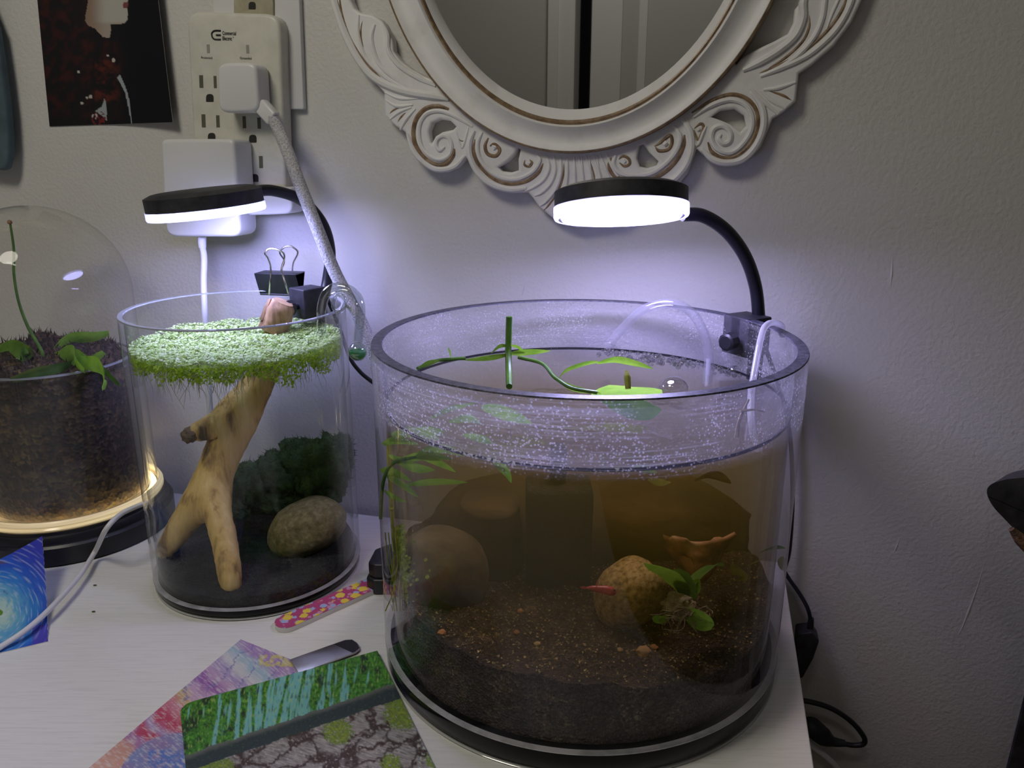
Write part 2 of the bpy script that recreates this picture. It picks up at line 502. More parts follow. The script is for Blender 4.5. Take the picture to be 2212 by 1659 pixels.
M_ROCK3 = mat('olive_algae_rock', (0.16, 0.13, 0.06), 0.85, var=(220, [(0.3, (0.10, 0.085, 0.03)), (0.55, (0.20, 0.165, 0.07)), (0.8, (0.33, 0.28, 0.15))]), bump=(300, 0.4, 0.0015))
M_WOOD = mat('pale_driftwood', (0.5, 0.34, 0.14), 0.6, var=(75, [(0.28, (0.07, 0.04, 0.016)), (0.37, (0.34, 0.20, 0.06)), (0.47, (0.62, 0.40, 0.12)), (0.72, (0.80, 0.58, 0.24))]), bump=(120, 0.6, 0.003), stretch=(1, 1, 0.2))
M_WOODTIP = mat('weathered_wood_knot', (0.14, 0.09, 0.05), 0.8, var=(110, [(0.3, (0.04, 0.03, 0.02)), (0.6, (0.18, 0.11, 0.06)), (0.8, (0.30, 0.22, 0.14))]), bump=(200, 0.6, 0.002))
M_PINKWOOD = mat('bare_pinkish_wood', (0.40, 0.22, 0.13), 0.7, var=(110, [(0.34, (0.16, 0.09, 0.04)), (0.5, (0.36, 0.22, 0.11)), (0.7, (0.46, 0.32, 0.19))]), bump=(160, 0.6, 0.002), stretch=(1, 1, 0.2))
M_LOG = mat('soaked_brown_driftwood', (0.12, 0.06, 0.03), 0.8, var=(24, [(0.25, (0.03, 0.018, 0.008)), (0.5, (0.08, 0.056, 0.018)), (0.75, (0.18, 0.125, 0.04))]), bump=(60, 0.6, 0.004), stretch=(0.35, 1, 1))
M_BARK = mat('orange_brown_bark', (0.3, 0.15, 0.06), 0.75, var=(70, [(0.25, (0.12, 0.07, 0.03)), (0.5, (0.36, 0.18, 0.07)), (0.75, (0.58, 0.40, 0.22))]), bump=(90, 0.5, 0.002))
M_LEAF = mat('bright_green_leaf', (0.22, 0.45, 0.04), 0.35, var=(80, [(0.3, (0.14, 0.33, 0.02)), (0.7, (0.32, 0.55, 0.06))]), trans=0.35)
M_LEAFD = mat('deep_green_leaf', (0.07, 0.2, 0.03), 0.4, var=(80, [(0.3, (0.05, 0.14, 0.02)), (0.7, (0.13, 0.28, 0.04))]), trans=0.3)
M_LEAFS = mat('spotted_green_leaf', (0.2, 0.42, 0.05), 0.4, var=(260, [(0.27, (0.03, 0.05, 0.01)), (0.33, (0.17, 0.36, 0.03)), (0.7, (0.26, 0.46, 0.05))]), trans=0.35)
M_LEAFY = mat('yellowing_leaf', (0.4, 0.42, 0.08), 0.5, var=(90, [(0.3, (0.28, 0.28, 0.05)), (0.7, (0.5, 0.52, 0.12))]), trans=0.3)
M_MOSSB = mat('bright_moss_green', (0.25, 0.36, 0.03), 0.6, var=(200, [(0.3, (0.12, 0.18, 0.012)), (0.6, (0.36, 0.46, 0.04))]), trans=0.3)  # bright yellow-green is this moss's own colour
M_MOSSD = mat('dark_moss_green', (0.03, 0.075, 0.02), 0.8, var=(120, [(0.3, (0.015, 0.045, 0.012)), (0.7, (0.06, 0.13, 0.025))]), bump=(400, 0.8, 0.002))
M_DUCK = mat('pale_green_fronds', (0.42, 0.62, 0.16), 0.45, var=(240, [(0.3, (0.36, 0.56, 0.10)), (0.5, (0.56, 0.72, 0.28)), (0.7, (0.80, 0.88, 0.64))]), trans=0.35)
M_DUCKLOW = mat('lush_green_fringe', (0.40, 0.58, 0.04), 0.5, var=(240, [(0.3, (0.26, 0.44, 0.012)), (0.7, (0.58, 0.72, 0.06))]), trans=0.55)
M_ROOT = mat('pale_roots', (0.45, 0.46, 0.30), 0.7, bump=(200, 0.1, 0.0003), trans=0.3)
M_FIBRE = mat('dry_brown_roots', (0.20, 0.15, 0.07), 0.8, bump=(200, 0.1, 0.0003))
M_PEATF = mat('dark_moss_fibres', (0.06, 0.045, 0.03), 0.9, var=(150, [(0.35, (0.025, 0.016, 0.014)), (0.6, (0.08, 0.055, 0.03)), (0.75, (0.09, 0.11, 0.03))]))
M_SHRIMP = mat('red_shrimp_shell', (0.55, 0.06, 0.04), 0.35, var=(300, [(0.3, (0.35, 0.03, 0.02)), (0.7, (0.65, 0.12, 0.08))]), trans=0.2)
M_SPONGE = mat('dark_filter_sponge', (0.030, 0.022, 0.014), 0.95, bump=(500, 1.0, 0.003))
M_CHECKER = glass('drop_checker_glass', (0.86, 0.89, 0.88), 0.09, 0.0, gain=2.2)
M_GREENLIQ = mat('green_indicator_liquid', (0.08, 0.48, 0.16), 0.15, bump=(40, 0.02, 0.0002), trans=0.4)
M_CHAIR = mat('worn_black_leather', (0.035, 0.034, 0.04), 0.55, var=(60, [(0.35, (0.022, 0.022, 0.026)), (0.7, (0.065, 0.063, 0.075))]), bump=(350, 0.4, 0.001))
M_CHAIRB = mat('frayed_brown_leather', (0.14, 0.07, 0.035), 0.8, var=(220, [(0.35, (0.05, 0.03, 0.02)), (0.65, (0.28, 0.15, 0.08))]), bump=(400, 0.8, 0.002))
M_TEAL = mat('dull_teal_cloth', (0.07, 0.11, 0.14), 0.8, var=(30, [(0.3, (0.05, 0.08, 0.10)), (0.7, (0.10, 0.15, 0.18))]))

def desk_mat():
    m, t, out = nt('white_woodgrain_laminate')
    b = node(t, 'ShaderNodeBsdfPrincipled', Roughness=0.38)
    vec = coord(t, (1.2, 26, 1), (0, 0, 0))
    n = node(t, 'ShaderNodeTexNoise', Scale=22.0, Detail=7.0, Roughness=0.65, Distortion=0.3); t.links.new(vec, n.inputs['Vector'])
    t.links.new(ramp(t, n.outputs['Fac'], [(0.3, (0.70, 0.70, 0.68)), (0.5, (0.80, 0.80, 0.78)), (0.7, (0.82, 0.82, 0.80))]), b.inputs['Base Color'])
    bp = node(t, 'ShaderNodeBump', Strength=0.25, Distance=0.0006); t.links.new(n.outputs['Fac'], bp.inputs['Height'])
    t.links.new(bp.outputs[0], b.inputs['Normal'])
    t.links.new(b.outputs[0], out.inputs['Surface'])
    return m
M_DESK = desk_mat()
def emitter(name, color, strength):
    m, t, out = nt(name)
    e = node(t, 'ShaderNodeEmission', Strength=strength); e.inputs[0].default_value = (*color, 1)
    t.links.new(e.outputs[0], out.inputs['Surface'])
    return m

# ------------------------------------------------------------------ the room
FLOOR_Z = -0.74
def struct(name, mb, m, parent=None, **k):
    o = part(name, mb, m, parent, smooth=False, **k)
    if not parent:
        o['kind'] = 'structure'
    return o
wb = struct('wall_back', MB().box(N * (D_WALL + 0.04) + M * 0.2 + UP * 0.63, 4.2, 0.08, 2.74, M, N, UP), M_WALL)
struct('floor', MB().box(N * (-0.5) + M * 0.2 + UP * (FLOOR_Z - 0.03), 4.2, 2.4, 0.06, M, N, UP), M_FLOOR)
# paint runs on the wall
for pts in ([(2130, 1205), (2112, 1265), (2092, 1320), (2075, 1362), (2063, 1378)], [(1943, 1163), (1937, 1180), (1930, 1196)], [(1136, 605), (1130, 625), (1126, 645)], [(1928, 545), (1926, 590), (1922, 632)]):
    part('paint_drip', MB().tube([wal(x, y, -0.0002) for x, y in pts], [0.0003, 0.0005, 0.0009, 0.0005, 0.0002], 6, 4), M_WALL, wb)
# wall behind the viewer, seen in the mirror: wall, door casing, a dark gap, the door's edge
FD = 1.6
def fbox(s0, s1, z0, z1, d0, d1):
    return MB().box(M * ((s0 + s1) / 2) + N * (-(FD) + (d0 + d1) / 2) + UP * ((z0 + z1) / 2), s1 - s0, d1 - d0, z1 - z0, M, N, UP)
struct('wall_front', fbox(-2.2, -0.611, FLOOR_Z, 2.0, -0.1, 0.0), M_PLASTER)
struct('wall_front', fbox(0.5, 2.2, FLOOR_Z, 2.0, -0.1, 0.0), M_PLASTER)
struct('wall_front', fbox(-0.611, 0.5, 1.35, 2.0, -0.1, 0.0), M_PLASTER)
for k, (a, b, h) in enumerate(((-0.611, -0.575, 0.022), (-0.575, -0.535, 0.012), (-0.535, -0.518, 0.01))):
    struct('trim_%d' % (k + 1), fbox(a, b, FLOOR_Z, 1.35, -0.1, h), M_TRIM)
door = struct('door_1', fbox(-0.463, 0.5, FLOOR_Z, 1.35, -0.08, -0.03), M_PLASTER)
part('door_stile', fbox(-0.463, -0.357, FLOOR_Z, 1.35, -0.03, -0.014), M_TRIM, door, smooth=False)
part('door_bead', fbox(-0.300, -0.272, FLOOR_Z, 1.35, -0.03, -0.02), M_TRIM, door, smooth=False)
struct('wall_hallway', fbox(-0.9, 0.6, FLOOR_Z, 2.0, -0.5, -0.46), M_DARKGAP)

# ------------------------------------------------------------------ desk
DESK_E = 0.0806
desk = thing('desk', M * (DESK_E - 0.6) + N * (D_DESK - 0.35) + UP * FLOOR_Z, 'white wood-grain desk carrying the tanks and drawings', 'desk')
part('desk_top', MB().box(M * (DESK_E - 0.60) + N * (D_DESK - 0.36) - UP * 0.0125, 1.2, 0.72, 0.025, M, N, UP), M_DESK, desk, loc=M * (DESK_E - 0.6) + N * (D_DESK - 0.36), bevel=0.0012)
desk.children[0].rotation_euler = (0, 0, 0)
for s in (-1.18, -0.02):
    for d in (-0.68, -0.03):
        part('leg', MB().box(M * (DESK_E + s) + N * (D_DESK + d) + UP * ((FLOOR_Z - 0.025) / 2), 0.04, 0.04, -FLOOR_Z - 0.025, M, N, UP), M_DESK, desk, bevel=0.002)

# ------------------------------------------------------------------ tanks
BX, BY, BR, BH, BW, BWH = 0.05012, 0.53412, 0.145, 0.2361, 0.19425, 0.0171
SX, SY, SR, SH, SWH, SW = -0.22511, 0.6417, 0.08785, 0.2356, 0.0098, 0.2065
def tank(name, cx, cy, R, th, H, wh, label, gmat, rimmat, seg=160):
    t = thing(name, (cx, cy, 0), label, 'fish tank')
    c = (cx, cy, 0)
    part('glass_wall', MB().lathe([(R, wh), (R, H - 0.0008), (R - th, H - 0.0008), (R - th, wh)], c, seg, True), gmat, t, angle=50)
    b = 0.0009
    part('rim', MB().lathe([(R, H - b), (R - b * .4, H), (R - th + b * .4, H), (R - th, H - b)], c, seg, True), rimmat, t, angle=50)
    part('seam', MB().lathe([(R + 0.0002, wh - 0.0003), (R + 0.0002, wh + 0.0003), (R - 0.004, wh + 0.0003), (R - 0.004, wh - 0.0003)], c, seg, True), M_SEAM, t)
    part('base', MB().lathe([(0, 0.0022), (R - 0.003, 0.0022), (R - 0.0005, 0.0045), (R - 0.0002, wh - 0.0008), (0, wh - 0.0008)], c, seg), M_BASE, t, angle=50)
    part('foot', MB().lathe([(0, 0), (R - 0.002, 0), (R - 0.0006, 0.0012), (R - 0.002, 0.0022), (0, 0.0022)], c, seg), M_FOOT, t, angle=50)
    return t
bt = tank('cylinder_tank', BX, BY, BR, 0.0075, BH, BWH, 'large clear cylinder tank of brown water with stained rim', M_GLASS_BIG, M_RIMCUT)
st = tank('cylinder_tank', SX, SY, SR, 0.0042, SH, SWH, 'small clear cylinder tank topped with pale floating plants', M_GLASS, M_RIMGLASS, 128)
def disc_water(name, cx, cy, R, z0, z1, m, label):
    mb = MB().lathe([(0, z0), (R, z0), (R, z1)] + [(R * k, z1) for k in (0.8, 0.5)] + [(0, z1)], (cx, cy, 0), 128)
    o = part(name, mb, m, None, loc=(cx, cy, 0), angle=30)
    return tag(o, label, 'water', kind='stuff')
disc_water('tank_water', BX, BY, BR - 0.0079, BWH, BW, M_WATER_BIG, 'murky tea-brown water filling the large tank')
disc_water('tank_water', SX, SY, SR - 0.0046, SWH, SW, M_WATER, 'clear water filling the small tank')
# waterline on the glass of the big tank, the dark meniscus painted in
mm, t_, out_ = nt('waterline_dark_and_sparkle')
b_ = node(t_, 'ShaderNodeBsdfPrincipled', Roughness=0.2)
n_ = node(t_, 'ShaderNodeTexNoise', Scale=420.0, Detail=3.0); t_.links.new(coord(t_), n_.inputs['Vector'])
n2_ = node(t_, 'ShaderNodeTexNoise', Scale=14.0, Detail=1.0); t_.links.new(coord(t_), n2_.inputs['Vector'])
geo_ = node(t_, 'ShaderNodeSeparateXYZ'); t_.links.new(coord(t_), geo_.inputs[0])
mr_ = node(t_, 'ShaderNodeMapRange', clamp=True)          # white sparkle, with bubble and mineral specks, painted at the ring's front
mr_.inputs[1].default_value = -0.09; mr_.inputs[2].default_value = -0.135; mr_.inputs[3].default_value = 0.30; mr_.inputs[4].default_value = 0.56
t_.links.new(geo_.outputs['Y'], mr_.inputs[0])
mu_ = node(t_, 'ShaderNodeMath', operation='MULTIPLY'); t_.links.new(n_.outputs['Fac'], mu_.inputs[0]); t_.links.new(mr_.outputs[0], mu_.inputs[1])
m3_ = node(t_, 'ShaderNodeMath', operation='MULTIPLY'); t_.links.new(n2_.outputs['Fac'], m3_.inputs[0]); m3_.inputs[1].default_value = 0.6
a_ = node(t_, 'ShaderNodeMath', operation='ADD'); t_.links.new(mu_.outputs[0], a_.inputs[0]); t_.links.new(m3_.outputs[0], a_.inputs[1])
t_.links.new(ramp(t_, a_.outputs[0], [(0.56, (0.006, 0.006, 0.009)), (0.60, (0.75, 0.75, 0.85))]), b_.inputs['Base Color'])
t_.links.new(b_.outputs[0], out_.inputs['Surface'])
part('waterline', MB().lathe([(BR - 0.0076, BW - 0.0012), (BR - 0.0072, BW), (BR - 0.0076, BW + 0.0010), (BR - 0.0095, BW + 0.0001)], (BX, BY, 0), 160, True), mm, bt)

def heightfield(cx, cy, R, z0, fn, rings=46, seg=128, frac=1.0):
    v = [Vector((cx, cy, fn(cx, cy)))]
    f = []
    for i in range(1, rings + 1):
        r = R * (i / rings)
        for k in range(seg):
            a = 2 * PI * k / seg
            x, y = cx + r * math.cos(a), cy + r * math.sin(a)
            v.append(Vector((x, y, fn(x, y))))
    for k in range(seg):
        f.append((0, 1 + k, 1 + (k + 1) % seg))
    for i in range(rings - 1):
        for k in range(seg):
            a, b = 1 + i * seg + k, 1 + i * seg + (k + 1) % seg
            f.append((a, a + seg, b + seg, b))
    o = len(v)
    for k in range(seg):
        a = 2 * PI * k / seg
        v.append(Vector((cx + R * math.cos(a), cy + R * math.sin(a), z0)))
    for k in range(seg):
        a, b = 1 + (rings - 1) * seg + k, 1 + (rings - 1) * seg + (k + 1) % seg
        f.append((a, o + k, o + (k + 1) % seg, b))
    f.append(tuple(o + k for k in range(seg))[::-1])
    return MB().add(v, f)
def big_soil(x, y):
    dx, dy = x - BX, y - BY
    r = math.hypot(dx, dy)
    a = math.degrees(math.atan2(dy, dx))
    front = np.interp(a, [-180, -145, -120, -97, -73, -64, -43, -20, 60, 120, 180], [0.078, 0.066, 0.0615, 0.0615, 0.0535, 0.0505, 0.049, 0.062, 0.060, 0.060, 0.075])
    inner = 0.053 + 0.03 * dy + 0.03 * dx
    k = min(1, (r / 0.137)) ** 2
    p = Vector((x, y, 0))
    return inner * (1 - k) + front * k + 0.0035 * noise.noise(p * 45) + 0.0018 * noise.noise(p * 160) + 0.0009 * noise.noise(p * 420)
def small_sand(x, y):
    p = Vector((x, y, 3))
    return 0.0215 + 0.035 * (y - SY) - 0.03 * (x - SX) + 0.0022 * noise.noise(p * 45) + 0.001 * noise.noise(p * 150)
soil = part('planted_soil', heightfield(BX, BY, BR - 0.0083, BWH + 0.0006, big_soil, 60, 160), M_SOIL, None, loc=(BX, BY, BWH))
tag(soil, 'dark brown grainy soil bed in the large tank', 'soil', kind='stuff')
g = MB()
TET = [(0, 2, 1), (0, 1, 3), (1, 2, 3), (2, 0, 3)]
for i in range(5200):
    a, r = random.uniform(0, 2 * PI), 0.134 * math.sqrt(random.random())
    x, y = BX + r * math.cos(a), BY + r * math.sin(a)
    z = big_soil(x, y)
    s = random.choice((0.0006, 0.0008, 0.0009, 0.0013))
    q = Quaternion((random.random(), random.random(), random.random(), random.random())).normalized()
    g.add([Vector((x, y, z)) + q @ Vector(p) * s for p in ((1, 0, -.4), (-.6, .8, -.4), (-.6, -.8, -.4), (0, 0, 1))], TET)
part('grains', g, M_GRAIN, soil, smooth=False, kind='stuff')
sand = part('black_sand', heightfield(SX, SY, SR - 0.005, SWH + 0.0004, small_sand, 36, 128), M_SAND, None, loc=(SX, SY, SWH))
tag(sand, 'fine black sand bed in the small tank', 'sand', kind='stuff')

# ------------------------------------------------------------------ lamps
def lamp(name, label, c, R, normal, neck, neck_r, clip_c, clip_ax, clip_size, screw_dir, power, cable, rim_out, lens):
    """disc head facing along normal, gooseneck, clamp on the rim"""
    c = Vector(c)
    t = thing(name, clip_c, label, 'lamp')
    q = Vector((0, 0, -1)).rotation_difference(Vector(normal).normalized()).to_matrix()
    def L(prof, seg=72, close=False):
        mb = MB().lathe(prof, (0, 0, 0), seg, close)
        mb.v = [c + q @ p for p in mb.v]
        return mb
    H = R * 0.30
    part('housing', L([(0, H), (R * 0.78, H), (R * 0.86, H * 0.96), (R * 0.985, H * 0.78), (R * 0.985, 0.0002), (R * 0.93, 0), (0, 0)]), M_BLACKM, t, angle=25)
    part('lens', L([(R, 0.0006), (R, -R * lens), (R * 0.985, -R * lens * 1.25), (R * 0.93, -R * lens * 1.25), (R * 0.93, 0.0004)], 72, True), M_LENS, t, angle=35)
    em = emitter('led_glow_' + name, LED_COLOR[LED_POWER.index(power)], power)
    part('led_panel', L([(0, -R * lens * 0.55), (R * 0.9, -R * lens * 0.55), (R * 0.9, -R * 0.01), (0, -R * 0.01)]), em, t)
    led_me = None
    pan = t.children[-1]
    for k in range(16):
        a = 2 * PI * k / 16
        p = c + q @ Vector((R * 0.8 * math.cos(a), R * 0.8 * math.sin(a), -R * lens * 0.75))
        if led_me is None:
            o = part('led', MB().ico(p, R * 0.055, 1), em, pan, loc=p)
            led_me = o.data
        else:
            o = bpy.data.objects.new('led', led_me); COL.objects.link(o); o.parent = pan; o.location = p - wloc(pan)
    part('gooseneck', MB().tube(neck, neck_r, 16, 10), M_BLACK, t)
    ax, ay = clip_ax
    cl = part('clamp', MB().box(clip_c, clip_size[0], clip_size[1], clip_size[2], ax, ay, UP), M_BLACKM, t, bevel=0.0012)
    part('clamp_jaw', MB().box(Vector(clip_c) + rim_out * 0.012 - UP * clip_size[2] * 0.55, clip_size[0] * 0.5, 0.004, clip_size[2] * 1.5, ax, ay, UP), M_BLACKM, t, bevel=0.001)
    s = Vector(screw_dir).normalized()
    sc = Vector(clip_c) + s * clip_size[1] * 0.5 - UP * clip_size[2] * 0.08
    part('thumb_screw', MB().tube([sc, sc + s * 0.006], 0.0028, 12, 2).tube([sc + s * 0.006, sc + s * 0.007, sc + s * 0.0145, sc + s * 0.0155], [0.005, 0.0068, 0.0068, 0.005], 10, 1), M_BLACK, t, angle=30)
    part('power_cord', MB().tube(cable, 0.0019, 8, 8), M_BLACK, t)
    return t
ml, tl_, ol_ = nt('glowing_clear_lens')
_tr = node(tl_, 'ShaderNodeBsdfTransparent'); _tr.inputs[0].default_value = (0.9, 0.92, 1, 1)
_tl = node(tl_, 'ShaderNodeBsdfTranslucent'); _tl.inputs[0].default_value = (0.9, 0.92, 1, 1)
_gl = node(tl_, 'ShaderNodeBsdfGlossy', Roughness=0.1)
_m1 = node(tl_, 'ShaderNodeMixShader'); _m1.inputs[0].default_value = 0.42
tl_.links.new(_tr.outputs[0], _m1.inputs[1]); tl_.links.new(_tl.outputs[0], _m1.inputs[2])
_m2 = node(tl_, 'ShaderNodeMixShader'); _m2.inputs[0].default_value = 0.06
tl_.links.new(_m1.outputs[0], _m2.inputs[1]); tl_.links.new(_gl.outputs[0], _m2.inputs[2]); tl_.links.new(_m2.outputs[0], ol_.inputs['Surface'])
M_LENS = ml

cR = at(1341, 448, 0.56)
clipR = at(1612, 722, 0.605)
radR = Vector((clipR.x - BX, clipR.y - BY, 0)).normalized()
tanR = Vector((radR.y, -radR.x, 0))
lamp('clip_lamp', 'black disc clip lamp glowing white over the large tank', cR, 0.0462, (0.02, -0.22, -1),
     [at(1475, 463, 0.572), at(1520, 467, 0.578), at(1570, 500, 0.585), at(1610, 555, 0.595), at(1632, 620, 0.605), at(1640, 692, 0.61)], 0.0049,
     clipR, (tanR, radR), (0.027, 0.024, 0.030), (-0.75, -0.65, 0.0), LED_POWER[0],
     [at(1640, 700, 0.617), at(1650, 740, 0.64), wal(1700, 900, 0.012), wal(1712, 1050, 0.012), wal(1706, 1180, 0.012), wal(1695, 1228, 0.014)], radR, 0.13)
cL = at(445, 447, 0.657)
clipL = at(666, 652, 0.695)
radL = Vector((clipL.x - SX, clipL.y - SY, 0)).normalized()
tanL = Vector((radL.y, -radL.x, 0))
lamp('clip_lamp', 'black disc clip lamp glowing over the small tank', cL, 0.0462, (0.09, 0.035, -1),
     [at(545, 414, 0.672), at(590, 412, 0.685), at(650, 432, 0.698), at(695, 480, 0.70), at(713, 540, 0.705), at(708, 600, 0.705), at(700, 640, 0.70)], 0.0047,
     clipL, (tanL, radL), (0.022, 0.024, 0.026), (-0.55, -0.8, 0.0), LED_POWER[1],
     [at(705, 640, 0.715), at(730, 700, 0.73), at(755, 770, 0.72), at(775, 800, 0.71), at(800, 822, 0.70), at(840, 850, 0.69)], radL, 0.11)

# ------------------------------------------------------------------ oval mirror
MS, MZ = -0.12, 0.56
E1, E2, E3 = (0.1365, 0.1690), (0.1429, 0.1807), (0.1700, 0.2034)
def emix(k):
    if k <= 1:
        return tuple(E1[i] + (E2[i] - E1[i]) * k for i in (0, 1))
    return tuple(E2[i] + (E3[i] - E2[i]) * (k - 1) for i in (0, 1))
def ering(profile, seg=160):
    v, f = [], []
    n = len(profile)
    for j in range(seg):
        a = 2 * PI * j / seg
        for k, d in profile:
            A, B = emix(k)
            v.append(wp(MS + A * math.cos(a), MZ + B * math.sin(a), d))
    for j in range(seg):
        for i in range(n):
            a, b = j * n + i, j * n + (i + 1) % n
            c, d = ((j + 1) % seg) * n + (i + 1) % n, ((j + 1) % seg) * n + i
            f.append((a, b, c, d))
    return MB().add(v, f)
mir = thing('oval_mirror', wp(MS, MZ - 0.25, 0.0), 'ornate oval mirror in a carved white frame on the wall', 'mirror')
part('mirror_glass', MB().prism([wp(MS + (E1[0] + .002) * math.cos(2 * PI * k / 128), MZ + (E1[1] + .002) * math.sin(2 * PI * k / 128), 0.0085) for k in range(128)], N * 0.004), M_MIRROR, mir, smooth=False)
part('inner_bevel', ering([(-0.05, 0.004), (-0.02, 0.0105), (0.75, 0.0165), (0.8, 0.004)]), M_FRAME, mir, angle=50)
part('inner_glaze_line', ering([(0.7, 0.004), (0.72, 0.0172), (0.9, 0.0195), (1.04, 0.0185), (1.06, 0.004)]), M_GOLD, mir, angle=50)
part('frame_cove', ering([(1.0, 0.003), (1.03, 0.0200), (1.10, 0.0215), (1.2, 0.0200), (1.4, 0.0165), (1.6, 0.0155), (1.8, 0.0170), (1.93, 0.0195), (1.97, 0.0190), (1.985, 0.003)]), M_FRAME, mir, angle=60)
part('outer_glaze_line', ering([(1.945, 0.003), (1.95, 0.0196), (2.01, 0.0190), (2.05, 0.003)]), M_GOLD, mir, angle=60)
def L3(p): return (700 + p[0] / 3.457, p[1] / 3.457)      # tracing of the left ornament
def R3(p): return (1200 + p[0] / 3.16, p[1] / 3.16)       # tracing of the right ornament
def w2(p, off):                                            # photo trace -> wall plane coordinates
    q = wal(p[0], p[1], off)
    return (M.dot(q), q.z)
sil_l = [(40, -260), (20, -130), (60, 0), (100, 150), (180, 340), (270, 500), (400, 640), (445, 690), (450, 860), (530, 940), (600, 980), (640, 1080), (700, 1190), (800, 1270), (900, 1285), (990, 1250), (1060, 1175), (1090, 1230), (1150, 1320), (1250, 1400), (1400, 1440), (1520, 1435), (1560, 1480), (1600, 1540), (1660, 1590), (1720, 1640)]
sil_r = [(420, 1520), (560, 1440), (660, 1360), (800, 1300), (900, 1180), (960, 1010), (1050, 1090), (1160, 1130), (1300, 1100), (1400, 1000), (1460, 860), (1480, 810), (1560, 760), (1640, 690), (1660, 500), (1750, 440), (1900, 310), (2020, 150), (2090, 0), (2130, -120), (2120, -240)]
win_r = [(1760, -230), (1720, -90), (1690, 0), (1640, 60), (1630, 150), (1590, 230), (1500, 280), (1350, 350), (1270, 400), (1235, 445)]
win_l = [(820, 600), (740, 570), (650, 520), (560, 450), (510, 380), (500, 290), (460, 220), (420, 150), (350, 110), (260, 95), (215, 60), (190, 0), (170, -100), (190, -230)]
PO = 0.013
outline = [(MS - 0.218, MZ + 0.001)] + [w2(L3(p), PO) for p in sil_l] + [w2((1222, 484), PO), w2((1247, 492), PO), w2((1275, 486), PO)] + [w2(R3(p), PO) for p in sil_r] + [(MS + 0.218, MZ + 0.001), (MS + 0.190, MZ + 0.001)] + [w2(R3(p), PO) for p in win_r]
aL = [math.atan2((z - MZ) / E3[1], (s - MS) / E3[0]) for s, z in (w2(R3((1235, 445)), PO), w2(L3((820, 600)), PO))]
a0, a1 = aL[0], aL[1]
if a1 > a0: a1 -= 2 * PI
for k in range(41):
    a = a0 + (a1 - a0) * k / 40
    outline.append((MS + E3[0] * 0.975 * math.cos(a), MZ + E3[1] * 0.975 * math.sin(a)))
outline += [w2(L3(p), PO) for p in win_l] + [(MS - 0.190, MZ + 0.001)]
holes = [[L3(p) for p in [(785, 1060), (775, 980), (800, 915), (860, 888), (940, 900), (985, 945), (960, 972), (880, 990), (830, 1020), (800, 1075)]],
         [L3(p) for p in [(1440, 1100), (1467, 1115), (1450, 1190), (1452, 1275), (1390, 1292), (1320, 1282), (1290, 1250), (1370, 1200), (1420, 1150)]],
         [R3(p) for p in [(565, 990), (600, 980), (640, 1040), (705, 1100), (690, 1132), (620, 1152), (570, 1140), (550, 1080)]],
         [R3(p) for p in [(1055, 800), (1120, 752), (1220, 738), (1290, 785), (1305, 860), (1262, 905), (1190, 850), (1130, 825)]]]
def plate(flip):
    cu = bpy.data.curves.new('plate', 'CURVE')
    cu.dimensions = '2D'
    cu.fill_mode = 'BOTH'
    cu.extrude = 0.0035
    cu.bevel_depth = 0.0022
    cu.bevel_resolution = 2
    cu.offset = -0.0018
    for poly in [outline] + [[w2(p, PO) for p in h] for h in holes]:
        sp = cu.splines.new('POLY')
        sp.points.add(len(poly) - 1)
        for q, (s, z) in zip(sp.points, poly):
            if flip: s, z = 2 * MS - s, 2 * MZ - z
            q.co = (s, z, 0, 1)
        sp.use_cyclic_u = True
    tmp = bpy.data.objects.new('tmp', cu)
    COL.objects.link(tmp)
    dg = bpy.context.evaluated_depsgraph_get()
    me = bpy.data.meshes.new_from_object(tmp.evaluated_get(dg))
    bpy.data.objects.remove(tmp); bpy.data.curves.remove(cu)
    mb = MB()
    mb.v = [wp(p.co.x, p.co.y, 0.0063 + p.co.z) for p in me.vertices]
    mb.f = [tuple(p.vertices) for p in me.polygons]
    bpy.data.meshes.remove(me)
    return mb
for fl in (0, 1):
    part('carved_plate', plate(fl), M_FRAME, mir, angle=50)
